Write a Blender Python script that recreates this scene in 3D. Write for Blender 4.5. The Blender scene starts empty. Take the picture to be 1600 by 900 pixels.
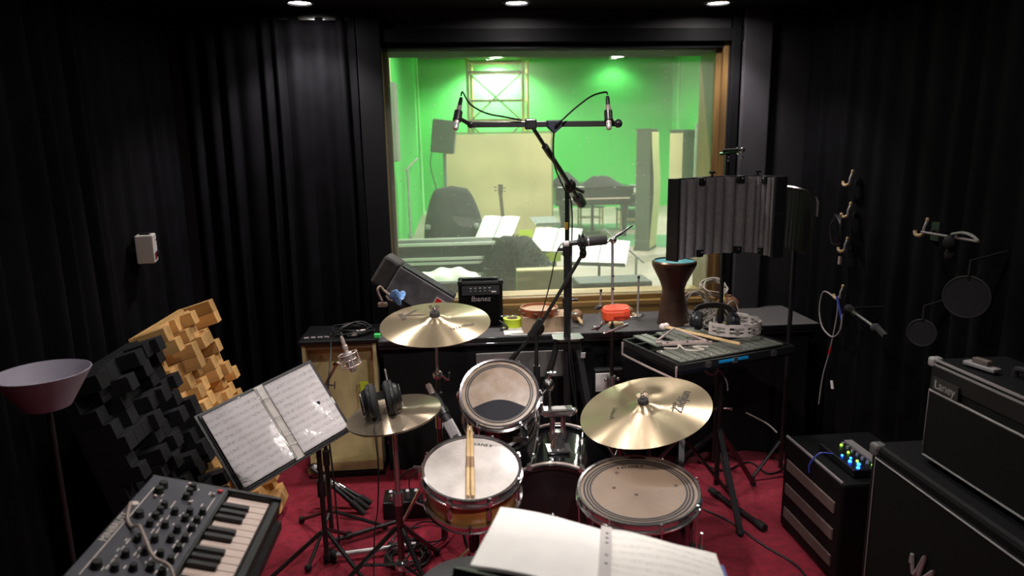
import bpy, math, random
from mathutils import Vector as V, Matrix as MX
random.seed(7)
PI = math.pi
sc = bpy.context.scene
COL = sc.collection
sin, cos, rad = math.sin, math.cos, math.radians

# ---------------------------------------------------------------- camera
FPX, YAW, PIT, HC, ROLL = 1080.0, rad(5.0), rad(11.6), 1.75, rad(-1.0)
fw = V((sin(YAW)*cos(PIT), cos(YAW)*cos(PIT), -sin(PIT)))
rt = V((cos(YAW), -sin(YAW), 0.0))
up = rt.cross(fw)
CP = V((0, 0, HC))
r_ = rt*cos(ROLL) + up*sin(ROLL)
u_ = up*cos(ROLL) - rt*sin(ROLL)
cam = bpy.data.cameras.new('camera')
camo = bpy.data.objects.new('camera', cam)
COL.objects.link(camo)
cm = MX.Identity(4)
for i in range(3):
    cm[i][0], cm[i][1], cm[i][2], cm[i][3] = r_[i], u_[i], -fw[i], CP[i]
camo.matrix_world = cm
cam.sensor_width = 36
cam.lens = 36*FPX/1600
cam.clip_start = .05
cam.dof.use_dof = True
cam.dof.focus_distance = 3.1
cam.dof.aperture_fstop = 2.6
sc.camera = camo

# ---------------------------------------------------------------- light level
sc.view_settings.view_transform = 'Standard'
sc.view_settings.look = 'None'
sc.view_settings.gamma = 1
sc.view_settings.use_curve_mapping = False
sc.view_settings.exposure = 0.0
world = bpy.data.worlds.new('world')
sc.world = world
world.use_nodes = True
world.node_tree.nodes['Background'].inputs[0].default_value = (.01, .01, .012, 1)
world.node_tree.nodes['Background'].inputs[1].default_value = .3
BOOTH_W = 60.0       # watts of each booth downlight
LIVE_W = 1100.0       # watts of each live room panel

# ---------------------------------------------------------------- pixel -> place helpers (a pixel gives a direction only)
def ray(px, py):
    return fw + r_*((px-800)/FPX) - u_*((py-450)/FPX)
def GY(px, py, y):
    d = ray(px, py); return CP + d*(y/d.y)
def GZ(px, py, z):
    d = ray(px, py); return CP + d*((z-HC)/d.z)
def GX(px, py, x):
    d = ray(px, py); return CP + d*(x/d.x)
def GD(px, py, t):
    return CP + ray(px, py)*t

# ---------------------------------------------------------------- materials
MATS = {}
def mat(name, col, rough=.5, metal=0., var=0., vs=10., bump=0., bs=80., rnd=0., **k):
    if name in MATS: return MATS[name]
    m = bpy.data.materials.new(name); m.use_nodes = True
    nt = m.node_tree; N = nt.nodes; L = nt.links
    p = N['Principled BSDF']
    c = (col[0], col[1], col[2], 1)
    p.inputs['Base Color'].default_value = c
    p.inputs['Roughness'].default_value = rough
    p.inputs['Metallic'].default_value = metal
    for a, b in dict(spec='Specular IOR Level', coat='Coat Weight', coatr='Coat Roughness', sheen='Sheen Weight',
                     sheenr='Sheen Roughness', aniso='Anisotropic', trans='Transmission Weight', alpha='Alpha', emis='Emission Strength').items():
        if a in k: p.inputs[b].default_value = k[a]
    if 'ecol' in k: p.inputs['Emission Color'].default_value = (*k['ecol'], 1)
    tc = N.new('ShaderNodeTexCoord')
    if var or rnd:
        nz = N.new('ShaderNodeTexNoise'); nz.inputs['Scale'].default_value = vs; nz.inputs['Detail'].default_value = 5
        mp = N.new('ShaderNodeMapping'); mp.inputs['Scale'].default_value = k.get('st', (1, 1, 1))
        L.new(tc.outputs['Object'], mp.inputs[0]); L.new(mp.outputs[0], nz.inputs['Vector'])
        mx = N.new('ShaderNodeMix'); mx.data_type = 'RGBA'
        mx.inputs['A'].default_value = tuple(x*(1-var) for x in col) + (1,)
        c2 = k.get('col2', tuple(min(1, x*(1+var)) for x in col))
        mx.inputs['B'].default_value = (*c2, 1)
        rp = N.new('ShaderNodeMapRange'); rp.inputs[1].default_value = .3; rp.inputs[2].default_value = .7
        L.new(nz.outputs['Fac'], rp.inputs[0]); L.new(rp.outputs[0], mx.inputs['Factor'])
        out = mx.outputs['Result']
        if rnd:
            oi = N.new('ShaderNodeObjectInfo')
            hs = N.new('ShaderNodeHueSaturation')
            mr = N.new('ShaderNodeMapRange'); mr.inputs[3].default_value = 1-rnd; mr.inputs[4].default_value = 1+rnd*.7
            L.new(oi.outputs['Random'], mr.inputs[0]); L.new(mr.outputs[0], hs.inputs['Value'])
            L.new(out, hs.inputs['Color']); out = hs.outputs['Color']
        L.new(out, p.inputs['Base Color'])
    if bump:
        nb = N.new('ShaderNodeTexNoise'); nb.inputs['Scale'].default_value = bs; nb.inputs['Detail'].default_value = 3
        L.new(tc.outputs['Object'], nb.inputs['Vector'])
        bp = N.new('ShaderNodeBump'); bp.inputs['Strength'].default_value = bump; bp.inputs['Distance'].default_value = k.get('bd', .004)
        L.new(nb.outputs['Fac'], bp.inputs['Height']); L.new(bp.outputs[0], p.inputs['Normal'])
    MATS[name] = m
    return m

BLK = mat('black_plastic', (.008, .008, .009), .42, spec=.35, var=.3)
BLKM = mat('black_metal', (.014, .014, .015), .36, .0, coat=.15)
BLKG = mat('black_gloss_lacquer', (.006, .006, .007), .12, coat=1., coatr=.05)
RUB = mat('black_rubber', (.01, .01, .01), .75)
TOLEX = mat('black_tolex', (.0035, .0035, .004), .6, spec=.2, bump=.5, bs=900, bd=.0006)
CHR = mat('chrome', (.68, .655, .66), .13, .93)
STEEL = mat('brushed_steel', (.52, .50, .49), .33, .6, var=.15, vs=30)
DSTEEL = mat('dark_steel', (.16, .15, .15), .3, 1.)
NICK = mat('satin_nickel', (.62, .50, .47), .35, .45)
BRASS = mat('brass', (.62, .42, .16), .28, 1.)
WHITEP = mat('white_plastic', (.62, .58, .57), .45)
PAPER = mat('white_paper', (.82, .80, .77), .7, var=.04, vs=6)
PAPERB = mat('bright_paper', (.92, .92, .90), .75)
CARD = mat('cardboard', (.52, .37, .24), .8, var=.1, vs=25)
BEIGE = mat('beige_fabric', (.50, .42, .21), .9, var=.12, vs=14, bump=.3, bs=400, bd=.001)
BEIGED = mat('beige_board', (.43, .35, .17), .85, var=.14, vs=9)
BEIGEL = mat('pale_beige_cloth', (.55, .47, .26), .9, var=.06, vs=3)
WOODF = mat('oak_frame', (.15, .085, .028), .45, var=.4, vs=14, st=(1, 1, .12))
WOODFX = mat('oak_frame_long', (.25, .15, .045), .45, var=.4, vs=14, st=(.12, 1, 1))
WBLK = mat('pine_block', (.62, .36, .13), .6, var=.22, vs=22, st=(.15, 1, 1), rnd=.32)
BBLK = mat('black_block', (.008, .008, .0105), .7, spec=.3, var=.3, vs=15, rnd=.5)
MAPLE = mat('amber_maple', (.50, .23, .055), .28, var=.25, vs=16, st=(1, 1, .2), coat=.8, coatr=.12)
TWOOD = mat('red_brown_wood', (.33, .085, .03), .3, var=.25, vs=20, coat=.6)
STICK = mat('hickory', (.66, .46, .23), .5, var=.12, vs=40)
DKWOOD = mat('dark_metal_copper', (.11, .06, .045), .34, .35, var=.3, vs=9)
GOURD = mat('gourd', (.22, .12, .06), .5, var=.35, vs=40)
CORK = mat('pale_wood_handle', (.55, .38, .2), .6, var=.15, vs=30)
NEON = mat('neon_tape', (.62, .80, .04), .55)
GRN = mat('green_tape', (.06, .62, .14), .5)
RED = mat('red_plastic', (.75, .02, .015), .4)
REDB = mat('red_block_plastic', (.90, .10, .035), .38, coat=.3)
BLUE = mat('blue_cloth', (.22, .42, .78), .8, var=.25, vs=25)
BLUEP = mat('blue_plastic', (.02, .28, .72), .35)
TEAL = mat('teal_skin', (.05, .30, .36), .35, var=.35, vs=25)
GREYF = mat('grey_foam', (.24, .225, .24), .95, var=.12, vs=60, bump=.7, bs=500, bd=.002)
GREYC = mat('grey_carpet', (.095, .09, .09), .95, var=.25, vs=120, bump=.6, bs=500, bd=.002)
GREYB = mat('grey_board', (.13, .125, .12), .8, var=.3, vs=7)
BAGF = mat('black_nylon', (.035, .033, .037), .8, var=.3, vs=22, bump=.3, bs=500, bd=.001)
BAGL = mat('worn_grey_nylon', (.15, .14, .15), .85, var=.35, vs=16, bump=.4, bs=400, bd=.001)
VELV = mat('black_velvet', (.0034, .0032, .0046), .85, var=.35, vs=9, spec=.1)
CLOTHB = mat('black_cloth', (.007, .0068, .008), .85, spec=.2, var=.3, vs=5)
WALLB = mat('black_wall', (.0045, .0045, .006), .8, spec=.2, var=.2, vs=4)
WALLG = mat('grey_wall_cloth', (.045, .042, .05), .9, var=.25, vs=4, bump=.3, bs=300)
KEYW = mat('ivory_key', (.55, .43, .37), .35)
PANEL = mat('slate_panel', (.036, .036, .048), .5, var=.2, vs=20)
PRINT = mat('pale_print', (.55, .48, .43), .6)
LAMPW = mat('lilac_white_plastic', (.36, .33, .40), .5)
GRILL = mat('black_grille_cloth', (.003, .003, .003), .9, spec=.2, bump=.6, bs=1200, bd=.001)
PIPE = mat('pale_piping', (.20, .19, .185), .6)
BROWNG = mat('brown_grille', (.11, .07, .065), .7, var=.2, vs=60)
GKEY = mat('glockenspiel_bar', (.30, .32, .275), .33, .45, var=.12, vs=30)
SILV = mat('silver_grey_plastic', (.34, .32, .32), .4, .3)
LENSW = mat('lamp_lens', (1, .95, .9), .4, emis=130., ecol=(1, .93, .86))
LENSL = mat('live_lamp_lens', (1, 1, .95), .4, emis=40., ecol=(1, 1, .93))
LEDB = mat('blue_led', (.01, .05, 1), .4, emis=14., ecol=(.01, .10, 1))
LEDG = mat('green_led', (.3, 1, .05), .4, emis=2.5, ecol=(.35, 1, .05))
ROPE = mat('off_white_rope', (.55, .49, .43), .75)
YEL = mat('yellow_cord', (.60, .52, .08), .6)
CABLE = mat('black_cable', (.01, .01, .011), .5)
WCABLE = mat('pale_cable', (.38, .35, .34), .5)
INK = mat('black_ink', (.02, .02, .022), .6)
INKB = mat('dark_bronze_ink', (.045, .033, .018), .6)
ALU = mat('aluminium_edge', (.8, .79, .74), .45, .1)
LGREY = mat('cool_grey_plastic', (.16, .20, .17), .6)
DGREEN = mat('dark_green_black', (.02, .028, .024), .6)

def nodemat(name):
    m = bpy.data.materials.new(name); m.use_nodes = True
    nt = m.node_tree
    def n(t, **k):
        x = nt.nodes.new(t)
        for a, b in k.items():
            if a.startswith('i'): x.inputs[int(a[1:])].default_value = b
            else: setattr(x, a, b)
        return x
    return m, nt, n, nt.links.new, nt.nodes['Principled BSDF']

def radial(n, L):
    tc = n('ShaderNodeTexCoord'); mp = n('ShaderNodeMapping'); mp.inputs['Scale'].default_value = (1, 1, 0)
    ln = n('ShaderNodeVectorMath', operation='LENGTH')
    L(tc.outputs['Object'], mp.inputs[0]); L(mp.outputs[0], ln.inputs[0])
    return tc, ln.outputs['Value']

def cymbal_mat(name, col, rough):
    m, nt, n, L, p = nodemat(name)
    tc, r = radial(n, L)
    nz = n('ShaderNodeTexNoise'); nz.inputs['Scale'].default_value = 9; nz.inputs['Detail'].default_value = 6
    L(tc.outputs['Object'], nz.inputs['Vector'])
    cr = n('ShaderNodeMix', data_type='RGBA')
    cr.inputs['A'].default_value = (*[c*.86 for c in col], 1); cr.inputs['B'].default_value = (*col, 1)
    L(nz.outputs['Fac'], cr.inputs['Factor']); L(cr.outputs['Result'], p.inputs['Base Color'])
    p.inputs['Metallic'].default_value = .82; p.inputs['Roughness'].default_value = rough+.03
    p.inputs['Anisotropic'].default_value = .86
    p.inputs['Anisotropic Rotation'].default_value = .25
    tg = n('ShaderNodeTangent', direction_type='RADIAL', axis='Z'); L(tg.outputs[0], p.inputs['Tangent'])
    ml = n('ShaderNodeMath', operation='MULTIPLY'); ml.inputs[1].default_value = 2200; L(r, ml.inputs[0])
    sn = n('ShaderNodeMath', operation='SINE'); L(ml.outputs[0], sn.inputs[0])
    bp = n('ShaderNodeBump'); bp.inputs['Strength'].default_value = .25; bp.inputs['Distance'].default_value = .0003
    L(sn.outputs[0], bp.inputs['Height']); L(bp.outputs[0], p.inputs['Normal'])
    return m
CYM = cymbal_mat('cymbal_bronze', (.60, .48, .315), .25)
CYM2 = cymbal_mat('hihat_bronze', (.54, .44, .32), .26)

def head_mat(name, col, wear, rough=.45, scale=9., coat=.2):
    m, nt, n, L, p = nodemat(name)
    tc, r = radial(n, L)
    nz = n('ShaderNodeTexNoise'); nz.inputs['Scale'].default_value = scale; nz.inputs['Detail'].default_value = 6
    L(tc.outputs['Object'], nz.inputs['Vector'])
    rp = n('ShaderNodeMapRange'); rp.inputs[1].default_value = .38; rp.inputs[2].default_value = .72; L(nz.outputs['Fac'], rp.inputs[0])
    mx = n('ShaderNodeMix', data_type='RGBA'); mx.inputs['A'].default_value = (*col, 1); mx.inputs['B'].default_value = (*wear, 1)
    L(rp.outputs[0], mx.inputs['Factor']); L(mx.outputs['Result'], p.inputs['Base Color'])
    p.inputs['Roughness'].default_value = rough; p.inputs['Coat Weight'].default_value = coat; p.inputs['Coat Roughness'].default_value = .15
    nb = n('ShaderNodeTexNoise'); nb.inputs['Scale'].default_value = 70; L(tc.outputs['Object'], nb.inputs['Vector'])
    bp = n('ShaderNodeBump'); bp.inputs['Strength'].default_value = .25; bp.inputs['Distance'].default_value = .003
    L(nb.outputs['Fac'], bp.inputs['Height']); L(bp.outputs[0], p.inputs['Normal'])
    return m
H_SN = head_mat('coated_snare_head', (.66, .61, .57), (.44, .40, .36), .6)
H_FT = head_mat('tan_tom_head', (.235, .165, .115), (.195, .135, .092), .45)
H_RT = head_mat('worn_tom_head', (.27, .185, .12), (.36, .285, .23), .35, 18., .6)

def sheet_mat(name, col, dens, sp=.027):
    """printed staves on paper: five thin lines per stave and scattered note heads, in the page's own x and y"""
    m, nt, n, L, p = nodemat(name)
    tc = n('ShaderNodeTexCoord'); sx = n('ShaderNodeSeparateXYZ'); L(tc.outputs['Object'], sx.inputs[0])
    def ma(op, a, b=None, c=None):
        x = n('ShaderNodeMath', operation=op)
        for i, q in enumerate((a, b, c)):
            if q is None: continue
            if isinstance(q, (int, float)): x.inputs[i].default_value = q
            else: L(q, x.inputs[i])
        return x.outputs[0]
    v = ma('FRACT', ma('ADD', ma('DIVIDE', sx.outputs['Y'], sp), 40.))
    nl = n('ShaderNodeTexNoise'); nl.inputs['Scale'].default_value = 60; nl.inputs['Detail'].default_value = 2; L(tc.outputs['Object'], nl.inputs['Vector'])
    inband = ma('MULTIPLY', ma('GREATER_THAN', v, .25), ma('LESS_THAN', v, .72))
    line = ma('LESS_THAN', ma('FRACT', ma('MULTIPLY', v, 10.6)), .26)
    nz = n('ShaderNodeTexNoise'); nz.inputs['Scale'].default_value = 330; L(tc.outputs['Object'], nz.inputs['Vector'])
    nn = ma('GREATER_THAN', nz.outputs['Fac'], .56)
    mx_ = ma('ADD', ma('MULTIPLY', line, .35), ma('MULTIPLY', nn, ma('MULTIPLY', ma('GREATER_THAN', nl.outputs['Fac'], .47), .65)))
    edge = ma('LESS_THAN', ma('ABSOLUTE', sx.outputs['X']), .5)
    fac = ma('MULTIPLY', ma('MULTIPLY', mx_, inband), dens)
    mix = n('ShaderNodeMix', data_type='RGBA'); mix.inputs['A'].default_value = (*col, 1); mix.inputs['B'].default_value = (.06, .05, .06, 1)
    L(fac, mix.inputs['Factor']); L(mix.outputs['Result'], p.inputs['Base Color']); p.inputs['Roughness'].default_value = .7
    return m
SHEET = sheet_mat('printed_score', (.78, .74, .74), .75)
SHEETF = sheet_mat('faint_score', (.80, .77, .72), .5, .034)

def sleeve_mat():
    m, nt, n, L, p = nodemat('clear_sleeve')
    tr = n('ShaderNodeBsdfTransparent'); gl = n('ShaderNodeBsdfGlossy'); gl.inputs['Roughness'].default_value = .07
    tc = n('ShaderNodeTexCoord'); nz = n('ShaderNodeTexNoise'); nz.inputs['Scale'].default_value = 22; nz.inputs['Detail'].default_value = 3
    nz.inputs['Distortion'].default_value = 1.5
    L(tc.outputs['Object'], nz.inputs['Vector'])
    bp = n('ShaderNodeBump'); bp.inputs['Strength'].default_value = .4; bp.inputs['Distance'].default_value = .003
    L(nz.outputs['Fac'], bp.inputs['Height']); L(bp.outputs[0], gl.inputs['Normal'])
    fr = n('ShaderNodeFresnel'); fr.inputs['IOR'].default_value = 1.6; L(bp.outputs[0], fr.inputs['Normal'])
    mx = n('ShaderNodeMixShader'); L(fr.outputs[0], mx.inputs[0]); L(tr.outputs[0], mx.inputs[1]); L(gl.outputs[0], mx.inputs[2])
    L(mx.outputs[0], nt.nodes['Material Output'].inputs[0])
    return m
SLEEVE = sleeve_mat()

def glass_mat():
    """window glass with a film of dust: clear pane, fresnel reflection, thin scattering dust with specks"""
    m, nt, n, L, p = nodemat('dusty_glass')
    tr = n('ShaderNodeBsdfTransparent'); tr.inputs[0].default_value = (.95, .97, .93, 1)
    gl = n('ShaderNodeBsdfGlossy'); gl.inputs['Roughness'].default_value = .015
    df = n('ShaderNodeBsdfDiffuse'); df.inputs[0].default_value = (.75, .74, .66, 1)
    tl = n('ShaderNodeBsdfTranslucent'); tl.inputs[0].default_value = (.75, .74, .66, 1)
    ad = n('ShaderNodeMixShader'); ad.inputs[0].default_value = .5; L(df.outputs[0], ad.inputs[1]); L(tl.outputs[0], ad.inputs[2])
    tc = n('ShaderNodeTexCoord')
    nz = n('ShaderNodeTexNoise'); nz.inputs['Scale'].default_value = 1.6; nz.inputs['Detail'].default_value = 5; L(tc.outputs['Object'], nz.inputs['Vector'])
    mr = n('ShaderNodeMapRange'); mr.inputs[1].default_value = .3; mr.inputs[2].default_value = .7; mr.inputs[3].default_value = DUST*.75; mr.inputs[4].default_value = DUST*1.25
    L(nz.outputs['Fac'], mr.inputs[0])
    sp = n('ShaderNodeTexNoise'); sp.inputs['Scale'].default_value = 75; sp.inputs['Detail'].default_value = 1; L(tc.outputs['Object'], sp.inputs['Vector'])
    sr = n('ShaderNodeMapRange'); sr.inputs[1].default_value = .735; sr.inputs[2].default_value = .77; sr.inputs[3].default_value = 0; sr.inputs[4].default_value = .35
    L(sp.outputs['Fac'], sr.inputs[0])
    sm = n('ShaderNodeMath', operation='ADD'); L(mr.outputs[0], sm.inputs[0]); L(sr.outputs[0], sm.inputs[1])
    m1 = n('ShaderNodeMixShader'); L(sm.outputs[0], m1.inputs[0]); L(tr.outputs[0], m1.inputs[1]); L(ad.outputs[0], m1.inputs[2])
    fr = n('ShaderNodeFresnel'); fr.inputs['IOR'].default_value = 1.5
    m2 = n('ShaderNodeMixShader'); L(fr.outputs[0], m2.inputs[0]); L(m1.outputs[0], m2.inputs[1]); L(gl.outputs[0], m2.inputs[2])
    L(m2.outputs[0], nt.nodes['Material Output'].inputs[0])
    return m
DUST = .14
GLASS = glass_mat()

# ---------------------------------------------------------------- mesh building
I4 = MX.Identity(4)
WM = {}
def T(x, y=0, z=0):
    return MX.Translation(V(x) if not isinstance(x, (int, float)) else V((x, y, z)))
def RZ(a): return MX.Rotation(a, 4, 'Z')
def RX(a): return MX.Rotation(a, 4, 'X')
def RY(a): return MX.Rotation(a, 4, 'Y')
def frame(o, z, x=None):
    z = V(z).normalized()
    x = V(x) if x is not None else (V((1, 0, 0)) if abs(z.x) < .9 else V((0, 1, 0)))
    x = (x - z*x.dot(z)).normalized(); y = z.cross(x)
    m = MX.Identity(4)
    for i in range(3): m[i][0], m[i][1], m[i][2], m[i][3] = x[i], y[i], z[i], o[i]
    return m
def smooth_pts(P, k=6):
    P = [V(p) for p in P]
    if len(P) < 3: return P
    out = []
    for i in range(len(P)-1):
        p0 = P[max(0, i-1)]; p1 = P[i]; p2 = P[i+1]; p3 = P[min(len(P)-1, i+2)]
        for j in range(k):
            t = j/k
            out.append(.5*((2*p1)+(p2-p0)*t+(2*p0-5*p1+4*p2-p3)*t*t+(3*p1-p0-3*p2+p3)*t*t*t))
    out.append(P[-1])
    return out

class B:
    def __init__(s, M=None):
        s.v = []; s.f = []; s.M = M or I4
    def add(s, vs, fs, M=None):
        t = s.M @ M if M else s.M
        n = len(s.v)
        s.v += [t @ V(x) for x in vs]
        s.f += [[i+n for i in f] for f in fs]
        return s
    def box(s, c, d, R=None):
        hx, hy, hz = d[0]/2, d[1]/2, d[2]/2
        vs = [(x, y, z) for x in (-hx, hx) for y in (-hy, hy) for z in (-hz, hz)]
        return s.add(vs, [(0, 1, 3, 2), (4, 6, 7, 5), (0, 4, 5, 1), (2, 3, 7, 6), (0, 2, 6, 4), (1, 5, 7, 3)], T(c) @ (R or I4))
    def bar(s, a, b, w, h=None, upv=(0, 0, 1)):
        a, b = V(a), V(b); d = b-a; h = h or w
        if abs(d.normalized().dot(V(upv))) > .98: upv = (0, 1, 0)
        f = frame((a+b)/2, d, V(upv).cross(d))
        return s.box((0, 0, 0), (w, h, d.length), f)
    def cyl(s, a, b, r, r2=None, n=12):
        a, b = V(a), V(b); r2 = r if r2 is None else r2
        f = frame(a, b-a); h = (b-a).length
        vs = [(r*cos(2*PI*i/n), r*sin(2*PI*i/n), 0) for i in range(n)] + [(r2*cos(2*PI*i/n), r2*sin(2*PI*i/n), h) for i in range(n)]
        fs = [(i, (i+1) % n, n+(i+1) % n, n+i) for i in range(n)] + [tuple(range(n-1, -1, -1)), tuple(range(n, 2*n))]
        return s.add(vs, fs, f)
    def tube(s, pts, r, n=6, closed=False, sm=0):
        P = smooth_pts(pts, sm) if sm else [V(p) for p in pts]
        m = len(P); rr = r if isinstance(r, (list, tuple)) else [r]*m
        tang = []
        for i in range(m):
            a = P[i-1] if (i or closed) else P[i]; b = P[(i+1) % m] if (i < m-1 or closed) else P[i]
            d = b-a
            tang.append(d.normalized() if d.length > 1e-9 else V((0, 0, 1)))
        t = tang[0]; nx = t.orthogonal().normalized()
        vs = []
        for i in range(m):
            t = tang[i]; nx = (nx - t*nx.dot(t))
            nx = nx.normalized() if nx.length > 1e-6 else t.orthogonal().normalized()
            ny = t.cross(nx)
            for j in range(n):
                a = 2*PI*j/n
                vs.append(P[i] + (nx*cos(a)+ny*sin(a))*rr[i])
        fs = []
        for i in range(m if closed else m-1):
            k = (i+1) % m
            for j in range(n):
                fs.append((i*n+j, i*n+(j+1) % n, k*n+(j+1) % n, k*n+j))
        if not closed:
            fs += [tuple(range(n-1, -1, -1)), tuple(range((m-1)*n, m*n))]
        return s.add(vs, fs)
    def lathe(s, prof, M=None, n=28, close=False):
        vs = []; ring = []
        for r, z in prof:
            if r < 1e-6:
                ring.append([len(vs)]); vs.append((0, 0, z))
            else:
                ring.append(list(range(len(vs), len(vs)+n)))
                vs += [(r*cos(2*PI*i/n), r*sin(2*PI*i/n), z) for i in range(n)]
        fs = []
        q = list(zip(ring, ring[1:])) + ([(ring[-1], ring[0])] if close else [])
        for a, b in q:
            for i in range(n):
                k = (i+1) % n
                if len(a) == 1 and len(b) == 1: continue
                if len(a) == 1: fs.append((a[0], b[k], b[i]))
                elif len(b) == 1: fs.append((a[i], a[k], b[0]))
                else: fs.append((a[i], a[k], b[k], b[i]))
        return s.add(vs, fs, M)
    def ball(s, c, r, n=12, k=(1, 1, 1), R=None):
        m = max(5, n//2+1)
        pr = [(sin(PI*i/m), -cos(PI*i/m)) for i in range(m+1)]
        pr[0] = (0, -1); pr[-1] = (0, 1)
        return s.lathe(pr, T(c) @ (R or I4) @ MX.Diagonal((r*k[0], r*k[1], r*k[2], 1)), n)
    def tor(s, M, R, r, n=28, m=6, a0=0., a1=2*PI):
        full = abs(a1-a0-2*PI) < 1e-6
        pts = [M @ V((R*cos(a0+(a1-a0)*i/n), R*sin(a0+(a1-a0)*i/n), 0)) for i in range(n if full else n+1)]
        return s.tube(pts, r, m, closed=full)
    def prism(s, poly, z0, z1, M=None):
        n = len(poly)
        vs = [(x, y, z0) for x, y in poly] + [(x, y, z1) for x, y in poly]
        fs = [(i, (i+1) % n, n+(i+1) % n, n+i) for i in range(n)] + [tuple(range(n-1, -1, -1)), tuple(range(n, 2*n))]
        return s.add(vs, fs, M)
    def grid(s, nx, ny, fn, M=None, th=None):
        vs = [fn(i/nx, j/ny) for j in range(ny+1) for i in range(nx+1)]
        w = nx+1
        fs = [(j*w+i, j*w+i+1, (j+1)*w+i+1, (j+1)*w+i) for j in range(ny) for i in range(nx)]
        if th is not None:
            k = len(vs)
            vs = vs + [tuple(V(p)+V(th)) for p in vs]
            fs2 = [tuple(reversed([i+k for i in f])) for f in fs]
            ed = [[i for i in range(w)], [j*w+nx for j in range(ny+1)], [ny*w+i for i in range(nx, -1, -1)], [j*w for j in range(ny, -1, -1)]]
            for e in ed:
                for a, b in zip(e, e[1:]): fs2.append((b, a, a+k, b+k))
            fs = fs + fs2
        return s.add(vs, fs, M)
    def build(s, name, m, par=None, fr=None, bevel=0., sm=35., label=None):
        if fr is None:
            if par is not None: fr = WM[par.name]
            else:
                xs = [p.x for p in s.v]; ys = [p.y for p in s.v]; zs = [p.z for p in s.v]
                fr = T((min(xs)+max(xs))/2, (min(ys)+max(ys))/2, min(zs))
        inv = fr.inverted()
        me = bpy.data.meshes.new(name)
        me.from_pydata([inv @ p for p in s.v], [], s.f)
        me.update()
        if sm:
            me.polygons.foreach_set('use_smooth', [True]*len(me.polygons))
            me.set_sharp_from_angle(angle=rad(sm))
        me.materials.append(m)
        o = bpy.data.objects.new(name, me); COL.objects.link(o)
        place(o, par, fr)
        if bevel:
            b = o.modifiers.new('bevel', 'BEVEL'); b.width = bevel; b.segments = 2; b.limit_method = 'ANGLE'; b.angle_limit = rad(40)
            if not sm: me.polygons.foreach_set('use_smooth', [False]*len(me.polygons))
        if label: o['label'] = label
        return o

def place(o, par, fr):
    if par is not None:
        o.parent = par
        o.matrix_basis = WM[par.name].inverted() @ fr
    else:
        o.matrix_basis = fr
    WM[o.name] = fr.copy()

def copy_part(o, fr, par=None):
    c = o.copy(); COL.objects.link(c); place(c, par or o.parent, fr); return c

def tag(o, label, cat, group=None):
    o['label'] = label; o['category'] = cat
    if group: o['group'] = group
    return o
def thing(name, label, cat, M, group=None):
    o = bpy.data.objects.new(name, None); COL.objects.link(o)
    o.empty_display_size = .05
    fr = M if isinstance(M, MX) else T(M)
    o.matrix_basis = fr; WM[o.name] = fr.copy()
    return tag(o, label, cat, group)
def struct(o):
    o['kind'] = 'structure'; return o
def txt(s, size, fr, m, par, name='lettering', ext=.0004, align='CENTER', shear=0., sx=1.):
    cu = bpy.data.curves.new('t', 'FONT'); cu.body = s; cu.size = size; cu.extrude = ext
    cu.align_x = align; cu.align_y = 'CENTER'; cu.shear = shear; cu.resolution_u = 3
    ob = bpy.data.objects.new('t', cu); COL.objects.link(ob)
    bpy.context.view_layer.update()
    me = bpy.data.meshes.new_from_object(ob.evaluated_get(bpy.context.evaluated_depsgraph_get()))
    bpy.data.objects.remove(ob); bpy.data.curves.remove(cu)
    me.name = name
    if sx != 1.: me.transform(MX.Diagonal((sx, 1, 1, 1)))
    me.materials.clear(); me.materials.append(m)
    o = bpy.data.objects.new(name, me); COL.objects.link(o)
    place(o, par, fr)
    return o

# ================================================================ THE SETTING
XL, XR, YB, YW, ZC = -1.50, 2.10, -0.9, 4.0, 2.48      # booth: left, right, behind camera, window wall, ceiling
YW2 = 4.38                                            # live room side of the window wall
LXL, LXR, LYB, LZC = -0.75, 6.3, 19.5, 4.06           # live room
CARPET = mat('red_carpet', (.25, .003, .021), .95, var=.3, vs=30, bump=.8, bs=350, bd=.003, sheen=.1)
struct(B().box(((XL+XR)/2, (YB+YW)/2, -.05), (XR-XL, YW-YB, .1)).build('floor', CARPET, sm=0))
struct(B().box(((XL+XR)/2, (YB+YW)/2, ZC+.05), (XR-XL+.2, YW-YB, .1)).build('ceiling', WALLB, sm=0))
struct(B().box((XL-.05, (YB+YW)/2, ZC/2), (.1, YW-YB, ZC)).build('wall_left', WALLB, sm=0))
struct(B().box((XR+.05, (YB+YW)/2, ZC/2), (.1, YW-YB, ZC)).build('wall_right', WALLB, sm=0))
struct(B().box(((XL+XR)/2, YB-.05, ZC/2), (XR-XL+.2, .1, ZC)).build('wall_back', WALLB, sm=0))
# window wall with its opening
OX0, OX1, OZ0, OZ1 = -.375, 1.615, .80, 2.31
ww = B(); yc, th = (YW+YW2)/2, YW2-YW
ww.box(((-1.7+OX0)/2, yc, 2.05), (OX0+1.7, th, 4.1)).box(((OX1+6.4)/2, yc, 2.05), (6.4-OX1, th, 4.1))
ww.box(((OX0+OX1)/2, yc, OZ0/2), (OX1-OX0, th, OZ0)).box(((OX0+OX1)/2, yc, (OZ1+4.1)/2), (OX1-OX0, th, 4.1-OZ1))
struct(ww.build('wall_front', mat('black_header_wall', (.02, .019, .022), .7, var=.2, vs=4), sm=0))
win = thing('window_1', 'large fixed control room window with oak frame and dusty glass', 'window', ((OX0+OX1)/2, YW, OZ0))
struct(win)
FT = .03
B().box((OX0+FT/2, (YW+.0+YW2)/2, (OZ0+OZ1)/2), (FT, th, OZ1-OZ0)).build('frame_jamb', WOODF, win, bevel=.003, sm=0)
B().box((OX1-FT/2, (YW+YW2)/2, (OZ0+OZ1)/2), (FT, th, OZ1-OZ0)).build('frame_jamb', WOODF, win, bevel=.003, sm=0)
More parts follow.
